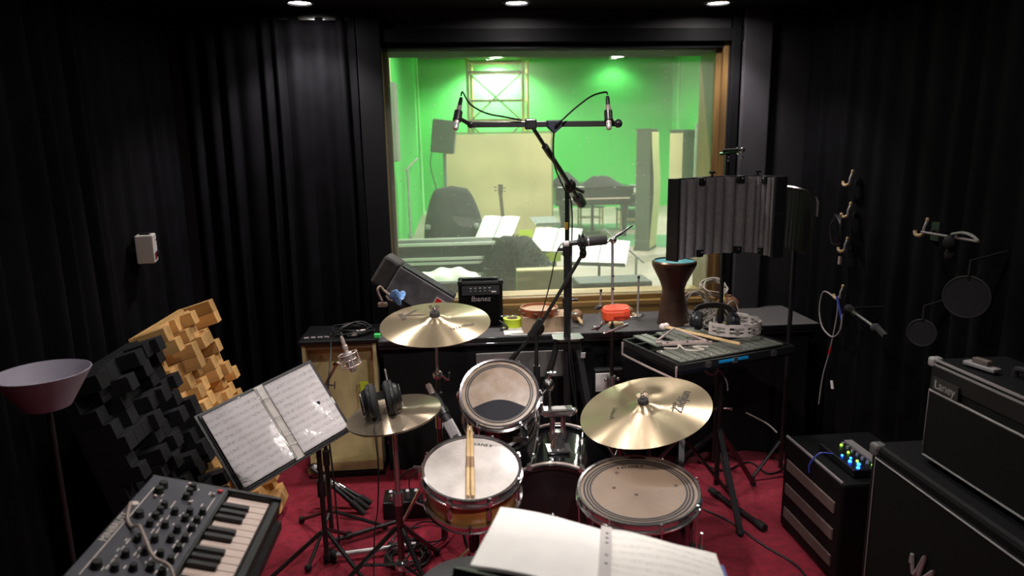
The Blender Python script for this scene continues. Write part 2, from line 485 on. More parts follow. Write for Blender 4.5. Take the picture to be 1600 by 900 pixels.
B().box((OX1-.045, YW+.05, (OZ0+OZ1)/2), (.03, .025, OZ1-OZ0)).build('glazing_bead', WOODF, win, sm=0)
B().box((OX0+.045, YW+.13, (OZ0+OZ1)/2), (.03, .025, OZ1-OZ0)).build('glazing_bead', WOODF, win, sm=0)
B().box(((OX0+OX1)/2, (YW+YW2)/2, OZ1-FT/2), (OX1-OX0-2*FT, th, FT)).build('frame_head', WALLB, win, sm=0)
B().box(((OX0+OX1)/2, (YW-.03+YW2)/2, OZ0+.015), (OX1-OX0-2*FT, th+.03, .03)).build('frame_sill', WOODFX, win, bevel=.004, sm=0)
B().box(((OX0+OX1)/2, YW+.035, OZ0+.045), (OX1-OX0-2*FT, .05, .03)).build('glazing_bead', WOODFX, win, bevel=.004, sm=0)
B().box(((OX0+OX1)/2, YW+.16, OZ0+.04), (OX1-OX0-2*FT, .05, .02)).build('glazing_bead', WOODFX, win, bevel=.004, sm=0)
B().box(((OX0+OX1)/2, YW+.095, (OZ0+.03+OZ1-FT)/2), (OX1-OX0-2*FT, .006, OZ1-OZ0-.06)).build('pane', GLASS, win, sm=0)
# black surround and grey cloth pier beside the window
struct(B().box((OX0-.03, YW-.025, 1.55), (.125, .05, 1.9)).build('trim_1', WALLB, sm=0, bevel=.004))
struct(B().box((OX1+.03, YW-.015, 1.55), (.05, .05, 1.9)).build('trim_2', WALLB, sm=0, bevel=.004))
struct(B().box(((OX0+OX1)/2, YW-.012, 2.345), (OX1-OX0+.2, .045, .07)).build('trim_3', WALLB, sm=0, bevel=.004))
struct(B().box((OX1+.155, YW-.02, 1.62), (.17, .045, 1.76)).build('trim_4', WALLG, sm=0, bevel=.01))
struct(B().box(((OX0+OX1)/2, YW-.012, .775), (OX1-OX0+.1, .03, .05)).build('trim_5', WOODFX, sm=0, bevel=.004))

# ---- live room behind the glass
FLOORL = mat('live_floor', (.36, .31, .26), .6, var=.12, vs=1.2)
GREENW = mat('chroma_green_wall', (.055, .50, .085), .8, var=.06, vs=.5)
struct(B().box(((LXL+LXR)/2, (YW2+LYB)/2, -.05), (LXR-LXL+.2, LYB-YW2, .1)).build('floor_studio', FLOORL, sm=0))
struct(B().box(((LXL+LXR)/2, (YW2+LYB)/2, LZC+.05), (LXR-LXL+.2, LYB-YW2, .1)).build('ceiling_studio', mat('dark_ceiling', (.05, .055, .05), .9), sm=0))
struct(B().box(((LXL+LXR)/2, LYB+.05, LZC/2), (LXR-LXL+.2, .1, LZC)).build('wall_studio_back', GREENW, sm=0))
struct(B().box((LXL-.05, (YW2+LYB)/2, LZC/2), (.1, LYB-YW2, LZC)).build('wall_studio_left', GREENW, sm=0))
struct(B().box((LXR+.05, (YW2+LYB)/2, LZC/2), (.1, LYB-YW2, LZC)).build('wall_studio_right', GREENW, sm=0))
struct(B().tube([(LXL+.03, 18.3, 4.0), (LXL+.03, 18.25, 2.6), (LXL+.05, 18.3, 1.4), (LXL+.06, 18.2, .02)], .035, 8, sm=5).build('trim_6', mat('pale_green_edge', (.35, .85, .35), .7)))
struct(B().box((LXR-.02, 18.9, LZC/2), (.04, .12, LZC-.04)).build('trim_7', mat('pale_green_trim', (.16, .62, .18), .8), sm=0))
struct(B().prism([(2.4, 12.2), (4.5, 11.0), (5.4, 12.6), (3.3, 13.4)], .001, .006).build('trim_8', mat('green_floor_paint', (.05, .22, .08), .7), sm=0))
struct(B().prism([(1.6, 14.4), (3.9, 14.2), (4.2, 15.2), (1.9, 15.6)], .001, .006).build('trim_9', MATS['green_floor_paint'], sm=0))

# ---- curtains
def pleats(L, w, amp, seed):
    rnd = random.Random(seed); s = 0; out = [(0., 0.)]
    while s < L:
        p = w*rnd.uniform(.6, 1.5); a = amp*rnd.uniform(.5, 1.25)
        for t in (.12, .25, .38, .5, .62, .75, .88, 1.):
            out.append((min(L, s+p*t), a*.5*(1-cos(2*PI*t))**.8))
        s += p
        if rnd.random() < .3:
            q = w*rnd.uniform(.2, .6); out.append((min(L, s+q), 0.)); s += q
    return out
def curtain(name, a, b, inward, z0, z1, w, amp, seed, label, group):
    a, b, n = V(a), V(b), V(inward)
    d = (b-a); L = d.length; d.normalize(); pr = pleats(L, w, amp, seed)
    rnd = random.Random(seed+5); ph = [rnd.uniform(0, 6) for _ in range(3)]
    rows = 12; vs = []; fs = []; m = len(pr)
    for j in range(rows+1):
        z = z1+(z0-z1)*j/rows
        k = .62+.5*j/rows
        for s_, dd in pr:
            o = dd*k + .006*sin(s_*9+ph[0]+z*1.7)
            sh = .014*sin(z*1.3+s_*2.3+ph[1])*j/rows
            p = a+d*max(0, min(L, s_+sh))+n*(o+.012); vs.append((p.x, p.y, z))
    for j in range(rows):
        for i in range(m-1):
            fs.append((j*m+i, j*m+i+1, (j+1)*m+i+1, (j+1)*m+i))
    bb = B().add(vs, fs)
    t = thing(name, label, 'curtain', ((a.x+b.x)/2, (a.y+b.y)/2, z0), group)
    c = bb.build('cloth', VELV, t, sm=60)
    so = c.modifiers.new('thickness', 'SOLIDIFY'); so.thickness = .003; so.offset = -1
    B().bar((a.x+n.x*.02, a.y+n.y*.02, z1+.0), (b.x+n.x*.02, b.y+n.y*.02, z1), .02, .03).build('heading_rail', BLKM, t, sm=0)
    return t
curtain('curtain', (XL, 0.2, 0), (XL, YW-.02, 0), (1, 0, 0), .02, 2.44, .115, .055, 3, 'long black velvet curtain on the wall behind the wooden diffuser', None)
curtain('curtain', (XL+.1, YW, 0), (OX0-.1, YW, 0), (0, -1, 0), .02, 2.44, .10, .06, 11, 'black velvet curtain between the room corner and the window, above the beige box', None)
curtain('curtain', (XR, YW-.02, 0), (XR, 0.2, 0), (-1, 0, 0), .02, 2.44, .12, .05, 23, 'long black velvet curtain on the wall behind the amplifiers and cable hooks', None)

# ---- ceiling downlights of the booth (two rows of three, one more row behind the photographer)
def downlight(x, y, z, label, r, watts, lens, group, col, size=120, tilt=0.):
    t = thing('ceiling_downlight', label, 'ceiling light', (x, y, z), group)
    B(T(x, y, z)).lathe([(r*.95, -.001), (r*1.35, -.004), (r*1.4, -.012), (r*1.1, -.018), (r*.98, -.012)], n=24, close=True).build('trim_ring', BLKM if r < .08 else ALU, t)
    B(T(x, y, z)).lathe([(0, -.012), (r*.97, -.008), (r*.97, -.002), (0, -.001)], n=20).build('lens', lens, t)
    l = bpy.data.lights.new('downlight_beam', 'SPOT'); l.energy = watts; l.color = col
    l.spot_size = rad(size); l.spot_blend = .55; l.shadow_soft_size = r*.8
    lo = bpy.data.objects.new('downlight_beam', l); COL.objects.link(lo)
    place(lo, t, T(x, y, z-.03) @ RX(tilt))
    return t
CW = (1, .925, .90)
for x, y, w, cone, lab in (
        (-.71, 3.74, .9, 115, 'small ceiling spotlight close to the window wall, beside the curtain above the beige box'),
        (.376, 3.74, .8, 125, 'small ceiling spotlight close to the window wall, above the middle of the glass'),
        (1.44, 3.74, .6, 115, 'small ceiling spotlight close to the window wall, above the goblet drum'),
        (-.71, 2.1, .34, 95, 'small ceiling spotlight over the ring binder'),
        (.376, 2.1, 1.25, 110, 'small ceiling spotlight over the drum kit'),
        (1.44, 2.1, .18, 90, 'small ceiling spotlight over the amplifiers'),
        (.376, .45, 1.5, 46, 'small tilted ceiling spotlight behind the drum throne, aimed at the kit')):
    downlight(x, y, ZC, lab, .055, BOOTH_W*w, LENSW, 'booth spotlights', CW, cone, rad(47) if y < 1 else 0.)
# ---- live room lights: wall lamps, then added fill lamps out of view
for x, y, w, lab in ((1.35, 19.0, 2.0, 'round ceiling lamp above the scaffold tower by the green wall'), (4.6, 19.0, .12, 'round ceiling lamp washing the bare green wall right of the scaffold')):
    downlight(x, y, LZC, lab, .16, LIVE_W*w, LENSL, 'lamps along the green wall', (1, 1, .94), 150)
for x, y in ((.5, 5.0), (2.6, 6.0), (1.2, 10.2), (4.6, 11.0), (2.6, 14.6), (5.0, 15.4)):
    downlight(x, y, LZC, 'added fill lamp on the unseen ceiling of the green room', .16, LIVE_W*.8, LENSL, 'added fill lamps over the green room floor', (1, 1, .94), 160)

# ================================================================ LIVE ROOM THINGS (seen through the glass)
# scaffold tower
t = thing('scaffold_tower', 'yellow and brown scaffold tower standing against the green wall', 'scaffold', (1.35, 18.6, 0))
SCY = mat('scaffold_yellow', (.55, .45, .12), .6, var=.3, vs=4); SCB = mat('scaffold_brown', (.28, .22, .08), .7, var=.3, vs=4)
SX0, SX1 = .56, 2.16
for x, y in ((SX0, 18.2), (SX1-.2, 18.2), (SX0+.12, 18.9), (SX1, 18.9)):
    B().cyl((x, y, 0), (x, y, 3.95), .045, n=10).build('upright', SCY, t)
for z in (.5, 1.6, 2.35, 2.9, 3.6, 3.85):
    B().cyl((SX0, 18.2, z), (SX1-.2, 18.2, z), .03, n=8).build('rung', SCB, t)
    B().cyl((SX0+.12, 18.9, z+.03), (SX1, 18.9, z+.03), .03, n=8).build('rung', SCB, t)
for a, b in (((SX0, 3.6), (SX1-.2, 2.35)), ((SX1-.2, 3.6), (SX0, 2.35)), ((SX0, 2.35), (SX1-.2, 1.0)), ((SX1-.2, 2.35), (SX0, 1.0))):
    B().cyl((a[0], 18.17, a[1]), (b[0], 18.17, b[1]), .022, n=8).build('diagonal_brace', SCB, t)
B().box(((SX0+SX1)/2, 18.55, 2.42), (1.5, .6, .05)).build('platform', SCB, t, sm=0)
# wide beige acoustic screen
t = thing('acoustic_screen', 'wide beige cloth screen standing in front of the scaffold', 'screen', (.9, 12.4, 0))
B().grid(14, 12, lambda u, v: (-.04+1.87*u, 12.4+.015*sin(u*9+v*5)+.012*sin(v*17), .12+1.84*v)).build('cloth', BEIGEL, t, sm=80)
for x in (-.06, 1.84): B().box((x, 12.44, 1.0), (.04, .06, 2.0)).build('frame_post', mat('olive_frame', (.18, .2, .08), .7), t, sm=0)
B().box((.89, 12.44, 1.985), (1.94, .06, .03)).build('frame_rail', MATS['olive_frame'], t, sm=0)
B().box((.89, 12.44, .1), (1.94, .06, .04)).build('frame_rail', MATS['olive_frame'], t, sm=0)
for x in (.0, 1.78): B().box((x, 12.44, .03), (.06, .6, .06)).build('foot', MATS['olive_frame'], t, sm=0)
# loudspeaker and stand
t = thing('speaker_stand', 'black tripod pole stand under the loudspeaker in the green room', 'stand', (-.05, 10.1, 0))
B().cyl((-.05, 10.1, .25), (-.05, 10.1, 1.66), .022).build('pole', LGREY, t)
B().cyl((-.05, 10.1, .95), (-.05, 10.1, 1.05), .04).build('collar', LGREY, t)
for a in (90, 210, 330):
    B().cyl((-.05, 10.1, .95), (-.05+.45*cos(rad(a)), 10.1+.45*sin(rad(a)), .015), .015).build('leg', LGREY, t)
fr = T(-.06, 10.1, 1.67) @ RZ(rad(-14)) @ RY(rad(7))
t = thing('loudspeaker', 'dark grey loudspeaker tilted on a pole beside the beige screen', 'loudspeaker', fr)
B(fr).prism([(-.17, -.14), (.17, -.14), (.12, .16), (-.12, .16)], 0, .46).build('cabinet', mat('grey_green_cabinet', (.05, .065, .055), .6), t, bevel=.02, sm=0)
B(fr).box((0, -.145, .23), (.29, .012, .40)).build('grille', mat('grey_grille', (.06, .075, .065), .8), t, sm=0)
tag(B().tube([(-.2, 10.2, 1.8), (-.26, 10.2, 1.5), (-.18, 10.15, 1.1), (-.2, 10.1, .6), (-.3, 10.0, .01)], .008, 5, sm=5).build('speaker_cable', CABLE), 'thin black cable hanging from the loudspeaker in the green room', 'cable')
# black hooded cover over a chair
t = thing('covered_chair', 'tall black cloth cover draped over a chair behind the flight case', 'chair', (.02, 7.6, 0))
def dome(u, v):
    a = 2*PI*u; z = 1.34-(v**1.35)*.95
    w = (.10+.20*min(1, (v*1.9))**.6 + .03*sin(a*3+v*4)*v)
    if v < .001: w = .0
    return (.02+w*1.05*cos(a), 7.6+w*sin(a)*.9, z - (0 if v > .02 else 0))
B().grid(24, 12, dome).build('cloth_cover', mat('charcoal_cover', (.022, .025, .025), .9, var=.3, vs=6), t, sm=80)
for sx, sy in ((-1, -1), (-1, 1), (1, -1), (1, 1)): B().cyl((.02+sx*.2, 7.6+sy*.2, 0), (.02+sx*.2, 7.6+sy*.2, .5), .018).build('leg', BLKM, t)
B().box((.02, 7.6, .52), (.46, .46, .06)).build('seat', BLK, t, bevel=.015, sm=0)
for s in (-1, 1): B().box((.02+s*.26, 7.5, .92), (.06, .32, .05)).build('armrest', LGREY, t, bevel=.015, sm=0)
# bass guitar on a stand
t = thing('bass_guitar', 'bass guitar on a floor stand in front of the beige screen', 'guitar', (.74, 9.1, 0))
fr = T(.74, 9.1, .22) @ RX(rad(-8)) @ RY(rad(-4))
B(fr).prism([(-.14, 0), (.14, 0), (.17, .12), (.11, .25), (.14, .40), (.06, .44), (.03, .34), (-.03, .34), (-.10, .43), (-.15, .36), (-.11, .22), (-.17, .1)], -.02, .02, RX(PI/2)).build('body', TWOOD, t, bevel=.01, sm=0)
B(fr).box((0, 0, .62), (.045, .022, .62)).build('neck', mat('dark_neck', (.1, .075, .04), .6), t, sm=0)
B(fr).prism([(-.03, .92), (.03, .92), (.045, 1.04), (-.02, 1.05)], -.008, .008, RX(PI/2)).build('headstock', MATS['dark_neck'], t, sm=0)
for i in range(4): B(fr).box(((-.06 if i % 2 else .06), 0, .95+.022*i), (.03, .012, .012)).build('tuning_peg', CHR, t, sm=0)
B().cyl((.6, 9.0, 0), (.72, 9.15, .5), .012).cyl((.88, 9.0, 0), (.76, 9.15, .5), .012).cyl((.74, 9.35, 0), (.74, 9.15, .55), .012).cyl((.6, 9.0, .22), (.88, 9.0, .22), .012).build('stand_frame', BLKM, t)
# grand piano
PB = mat('piano_black', (.012, .016, .014), .25)
t = thing('grand_piano', 'black grand piano in the green room with coats on its lid', 'piano', (2.8, 13.6, 0))
pol = [(2.0, 13.0), (3.5, 13.0), (3.52, 13.5), (3.45, 14.2), (3.1, 14.9), (2.6, 15.2), (2.2, 15.0), (2.02, 14.2)]
B().prism(pol, .62, .93).build('case', PB, t, bevel=.012, sm=0)
B().prism([(2.0+(x-2.0)*1.01, y) for x, y in pol], .935, .965).build('lid', PB, t, sm=0)
B().box((2.75, 12.9, .72), (1.46, .2, .06)).build('key_bed', PB, t, sm=0)
B().box((2.75, 12.86, .757), (1.25, .14, .015)).build('keyboard', KEYW, t, sm=0)
for x, y in ((2.15, 13.1), (3.35, 13.1), (2.55, 14.8)):
    l = B().lathe([(.0, 0), (.05, 0), (.045, .08), (.055, .3), (.085, .62), (0, .62)], T(x, y, 0), 8).build('leg', PB, t)
B().box((2.75, 13.25, .35), (.05, .05, .55)).box((2.75, 13.25, .07), (.3, .12, .05)).build('pedal_lyre', PB, t, sm=0)
def heap(name, label, cat, c, rx, ry, h, m, seed):
    rnd = random.Random(seed); ph = [rnd.uniform(0, 6) for _ in range(6)]
    def fn(u, v):
        a = 2*PI*u; r = v
        w = 1+.18*sin(2*a+ph[0])+.1*sin(5*a+ph[1])
        z = h*(1-r**2.2)*(1+.22*sin(3*a+ph[2])*r+.15*sin(7*r+ph[3]))
        return (c[0]+rx*r*w*cos(a), c[1]+ry*r*w*sin(a), c[2]+max(0, z))
    return tag(B().grid(22, 8, fn).build(name, m, sm=70), label, cat)
heap('folded_coat', 'dark coat lying in a heap on the piano lid', 'coat', (2.25, 13.5, .966), .32, .3, .24, MATS['charcoal_cover'], 2)
heap('duffel_bag', 'long dark bag lying on the piano lid', 'bag', (2.95, 13.45, .966), .42, .25, .17, MATS['charcoal_cover'], 5)
tag(B().box((2.3, 13.08, .968), (.5, .12, .004)).build('paper_strip', PAPERB, sm=0), 'white papers lying on the front of the piano lid', 'paper')
# piano benches / low wooden stools
for i, (x, y, lab) in enumerate(((3.05, 14.9, 'low wooden stool with pale legs under the piano'), (3.75, 14.2, 'low wooden stool with pale legs beside the piano leg'))):
    t = thing('wooden_stool', lab, 'stool', (x, y, 0))
    B().box((x, y, .43), (.55, .36, .04)).build('seat', MATS['green_floor_paint'], t, sm=0)
    for sx in (-1, 1):
        for sy in (-1, 1): B().cyl((x+sx*.24, y+sy*.15, 0), (x+sx*.24, y+sy*.15, .42), .02).build('leg', CORK, t)
    for sy in (-1, 1): B().cyl((x-.24, y+sy*.15, .2), (x+.24, y+sy*.15, .2), .012).build('stretcher', CORK, t)
t = thing('guitar_amplifier', 'dark guitar amplifier cabinet standing behind the piano', 'amplifier', (4.0, 15.1, 0))
B().box((4.0, 15.1, .44), (.42, .3, .86)).build('cabinet', LGREY, t, bevel=.02, sm=0)
B().box((4.0, 14.945, .36), (.36, .01, .6)).build('grille', DGREEN, t, sm=0)
B().box((4.0, 14.945, .76), (.36, .01, .1)).build('control_panel', ALU, t, sm=0)
# tall gobos
def gobo(name, label, x, y, wf, ws, h, ang, side_cloth):
    fr = T(x, y, 0) @ RZ(rad(ang))
    t = thing(name, label, 'acoustic panel', fr)
    OL = mat('grey_olive_board', (.075, .095, .06), .8, var=.12, vs=3)
    B(fr).box((0, 0, h/2+.03), (ws, wf, h-.06)).build('board', OL, t, bevel=.006, sm=0)
    if side_cloth:
        B(fr).grid(6, 10, lambda u, v: (ws/2+.012+.05*sin(PI*v)**2, -wf/2+wf*u, .05+(h-.1)*v)).build('cloth_front', BEIGEL, t, sm=80)
    else:
        B(fr).grid(6, 10, lambda u, v: (-ws/2+ws*u, -wf/2-.01-.02*sin(PI*u), .05+(h-.1)*v)).build('cloth_front', BEIGEL, t, sm=80)
    B(fr).box((0, 0, h-.012), (ws+.03, wf+.02, .024)).build('cap', OL, t, sm=0)
    B(fr).box((0, 0, .03), (ws+.02, wf+.05, .06)).build('foot', OL, t, sm=0)
    return t
gobo('tall_gobo', 'tall acoustic panel with grey side and bulging beige front', 3.28, 11.4, .45, .24, 1.99, -31, True)
gobo('tall_gobo', 'tall beige and grey acoustic panel half hidden behind the foam shield', 3.62, 10.6, .42, .22, 1.95, -48, False)
# pole stand at right
def simple_stand(name, label, cat, x, y, h, m, leg=.3, boom=None, rr=.012):
    t = thing(name, label, cat, (x, y, 0))
    B().cyl((x, y, .1), (x, y, h), rr).build('pole', m, t)
    for a in (100, 220, 340):
        B().cyl((x, y, .16), (x+leg*cos(rad(a)), y+leg*sin(rad(a)), .012), .01).build('leg', m, t)
    B().cyl((x, y, h*.55), (x, y, h*.55+.06), rr*1.8).build('clutch', m, t)
    if boom:
        B().cyl((x-boom[0]*.25, y, h-boom[1]*.25), (x+boom[0], y+.05, h+boom[1]), rr*.8).build('boom_arm', m, t)
    return t
simple_stand('light_stand', 'tall silver pole stand beside the window frame in the green room', 'stand', 3.26, 9.05, 2.0, STEEL, .35, None, .02)
simple_stand('microphone_stand', 'pale microphone stand by the green wall beyond the window edge', 'microphone stand', -.40, 6.9, 1.55, STEEL, .3, (.1, .1))
simple_stand('microphone_stand', 'microphone stand with slanted boom behind the goblet drum', 'microphone stand', 1.62, 5.9, .78, STEEL, .25, (-.28, .24))
t = thing('hanging_baffle', 'grey woven baffle hanging near the left green wall', 'acoustic panel', (-.50, 6.6, 1.2))
B().box((-.50, 6.6, 1.98), (.10, .3, .7)).build('panel', mat('grey_weave', (.20, .22, .18), .9, var=.1, vs=60), t, bevel=.01, sm=0)
B().box((-.50, 6.6, 3.2), (.012, .03, 1.75)).build('strap', BEIGEL, t, sm=0)
# black flight case with aluminium edges
t = thing('flight_case', 'black flight case with aluminium edges and lid, above the crumpled white sheet', 'flight case', (-.05, 5.65, 0))
CASEB = mat('case_black', (.022, .03, .027), .5, var=.2, vs=5)
B().box((-.05, 5.65, .44), (.78, .3, .82)).build('body', CASEB, t, sm=0)
B().box((-.05, 5.65, .94), (.78, .3, .10)).build('lid', CASEB, t, sm=0)
for z in (.84, .875): B().box((-.05, 5.495, z), (.79, .012, .022)).build('edge_strip', ALU, t, sm=0)
for y in (5.495, 5.8): B().box((-.05, y, .992), (.79, .014, .022)).build('edge_strip', ALU, t, sm=0)
for x in (-.44, .34): B().box((x, 5.497, .5), (.022, .014, .95)).build('edge_strip', ALU, t, sm=0)
B().box((.2, 5.492, .70), (.13, .012, .11)).build('latch_plate', LGREY, t, bevel=.004, sm=0)
B().box((.2, 5.482, .70), (.07, .01, .05)).build('latch', STEEL, t, sm=0)
for x in (-.38, .28):
    for y in (5.55, 5.75): B().cyl((x-.015, y, .03), (x+.015, y, .03), .03).build('caster', RUB, t)
# lower black case with white plastic sheet
t = thing('storage_case', 'low dark storage case beneath the crumpled white sheet', 'case', (-.1, 5.0, 0))
B().box((-.09, 5.0, .39), (.60, .36, .78)).build('body', CASEB, t, bevel=.01, sm=0)
B().box((-.09, 5.0, .795), (.61, .38, .03)).build('lid', CASEB, t, bevel=.006, sm=0)
for x in (-.28, .1): B().box((x, 4.815, .74), (.05, .015, .08)).build('latch', STEEL, t, sm=0)
def crumple(u, v):
    return (-.26+.47*u, 4.86+.2*v, .813+.075*(sin(PI*v)**.6)*(sin(PI*min(1, u*1.02+.02))**.3)*(1+.12*sin(u*21)+.12*sin(u*8+v*6)))
tag(B().grid(40, 12, crumple).build('plastic_sheet', mat('white_film', (.75, .78, .70), .35, coat=.3), sm=60), 'crumpled white plastic sheet lying on the low dark storage case', 'plastic sheet')
# music stands with white scores
def score_stand(label, slabel, c, w, h, tilt, rot, roll, page=PAPERB, leg_m=LGREY, paper=True):
    c = V(c)
    fr = T(c) @ RZ(rad(rot)) @ RX(rad(90-tilt)) @ RZ(rad(roll))
    t = thing('music_stand', label, 'music stand', (c.x, c.y, 0))
    B(fr).box((0, 0, -.012), (w, h, .004)).build('desk', leg_m, t, sm=0)
    B(fr).box((0, -h/2, .004), (w, .004, .035)).build('ledge', leg_m, t, sm=0)
    B().cyl((c.x, c.y+.02, .12), (c.x, c.y+.015, c.z-.03), .011).build('pole', leg_m, t)
    for a in (30, 150, 270): B().cyl((c.x, c.y+.02, .2), (c.x+.26*cos(rad(a)), c.y+.02+.26*sin(rad(a)), .01), .009).build('leg', leg_m, t)
    if paper:
        p = thing('sheet_music', slabel, 'sheet music', fr)
        for s in (-1, 1):
            B(fr).grid(6, 4, lambda u, v, s=s: (s*(.004+u*w*.5), -h*.48+h*1.0*v, .0+.012*sin(PI*u)*(1-.3*v)), th=(0, 0, .002)).build('page', page, p, sm=80)
    return t
score_stand('music stand behind the flight case holding a thick white score', 'thick white score on the stand above the flight case', (.42, 6.2, 1.03), .34, .30, 55, -24, 0)
score_stand('music stand in the green room left of the black mic pole', 'open white score with a pencil line across it beside the black mic pole', (.87, 5.7, .965), .40, .30, 55, -24, 0)
score_stand('music stand in the green room below the horizontal microphone', 'wide open white score below the horizontal black microphone', (1.15, 5.25, .925), .43, .28, 58, -22, 0)
score_stand('empty dark music stand in front of the grand piano', '', (1.03, 7.5, .95), .27, .36, 80, 5, 0, paper=False)
for x, y, z, lab in ((.72, 6.6, .90, 'yellow note card below the slanted white score'), (.80, 5.38, .86, 'yellow note card above the beige board')):
    tt = thing('note_stand', 'slim post carrying a ' + lab, 'stand', (x, y, 0))
    B().cyl((x, y+.01, 0), (x, y+.01, z), .008).build('post', LGREY, tt)
    B().box((x, y+.01, .01), (.2, .2, .02)).build('base', LGREY, tt, sm=0)
    tag(B().box((x, y, z+.02), (.13, .004, .07)).build('note_card', NEON, sm=0), lab, 'note')
# shaggy dark throw modelling hair reflected in the glass, over a crate
t = thing('dark_crate', 'dark crate under the shaggy black throw', 'crate', (.48, 5.1, 0))
B().box((.47, 5.12, .43), (.46, .34, .86)).build('body', CASEB, t, bevel=.01, sm=0)
B().box((.47, 5.12, .865), (.48, .36, .02)).build('lid', CASEB, t, sm=0)
th_ = heap('hair_reflection', 'shaggy black fur throw modelling hair reflected in the glass', 'proxy', (.47, 5.08, .877), .24, .17, .20, mat('reflected_hair_black', (.012, .015, .014), .9), 9)
fb = B(); rnd = random.Random(3)
for i in range(1500):
    a = rnd.uniform(0, 2*PI); r = math.sqrt(rnd.random())*.98
    p = V((.47+.24*r*cos(a), 5.08+.17*r*sin(a), .865+.19*(1-r**2.2)))
    d = V((cos(a)*r*.9+rnd.uniform(-.5, .5), sin(a)*r*.8+rnd.uniform(-.6, .3), .75+rnd.uniform(-.4, .5))).normalized()*rnd.uniform(.03, .075)
    s = d.cross(V((0, 1, .3))).normalized()*.003
    fb.add([p-s, p+s, p+d], [(0, 1, 2)])
o = fb.build('fur', MATS['reflected_hair_black'], th_); o['kind'] = 'stuff'
t = thing('beige_board', 'beige padded board standing on the floor behind the tambourine', 'board', (.66, 4.78, 0))
B().box((.63, 4.78, .46), (.36, .09, .88)).build('padding', BEIGEL, t, bevel=.012, sm=0)
B().box((.63, 4.835, .45), (.37, .02, .9)).build('backing', MATS['grey_olive_board'], t, sm=0)
t = thing('equipment_rack', 'dark green-grey equipment cabinet low behind the glass under the white scores', 'cabinet', (1.14, 4.72, 0))
B().box((1.12, 4.72, .42), (.52, .26, .80)).build('body', mat('rack_grey', (.045, .06, .05), .6, var=.3, vs=8), t, bevel=.012, sm=0)
for i in range(4): B().box((1.12, 4.585, .2+i*.17), (.48, .012, .15)).build('drawer_front', mat('rack_front', (.06, .075, .065), .6, var=.25, vs=10), t, bevel=.004, sm=0)
for i in range(4): B().box((1.12, 4.572, .2+i*.17), (.10, .014, .015)).build('handle', STEEL, t, sm=0)
for x in (.92, 1.32): B().box((x, 4.72, .01), (.05, .24, .02)).build('foot', RUB, t, sm=0)

# ================================================================ BOOTH THINGS
ZS = .757                                             # top of the window bench
# ---- window bench
t = thing('window_bench', 'long black bench with grey carpet top below the window', 'bench', (.8, 3.78, 0))
B().box((.81, 3.775, ZS-.012), (2.42, .45, .024)).build('carpet_top', GREYC, t, sm=0)
B().box((.81, 3.556, ZS-.016), (2.42, .016, .03)).build('edge_moulding', BLKM, t, bevel=.004, sm=0)
B().box((.81, 3.562, ZS-.042), (2.42, .014, .016)).build('edge_moulding', BLKM, t, bevel=.003, sm=0)
B().box((.81, 3.60, ZS-.075), (2.42, .02, .05)).build('apron_board', WALLB, t, sm=0)
def bclo(u, v):
    x = -.38+2.36*u; fold = .012*sin(x*9)+.008*sin(x*23+1)+.02*sin(x*4+v*3)*(v)
    return (x, 3.585+fold*(.4+v)-.012*v, (ZS-.06)*(1-v)+.005)
B().grid(90, 8, bclo).build('front_cloth', CLOTHB, t, sm=70)
B().box((.81, 3.80, .36), (2.38, .34, .70)).build('carcass', WALLB, t, sm=0)
gb = thing('grey_board', 'scuffed grey board leaning on the bench front below the tambourine box', 'board', (.33, 3.5, 0))
B().box((.36, 3.508, .34), (.50, .018, .68)).build('panel', GREYB, gb, bevel=.003, sm=0)
B().box((.36, 3.494, .27), (.50, .008, .54)).build('cloth_cover', CLOTHB, gb, sm=0)
tag(B(T(.235, 3.498, .622)).lathe([(.016, 0), (.026, 0), (.026, .022), (.016, .022)], RX(PI/2), 18, True).build('tape_roll', RED), 'small roll of red tape stuck to the grey board', 'tape')

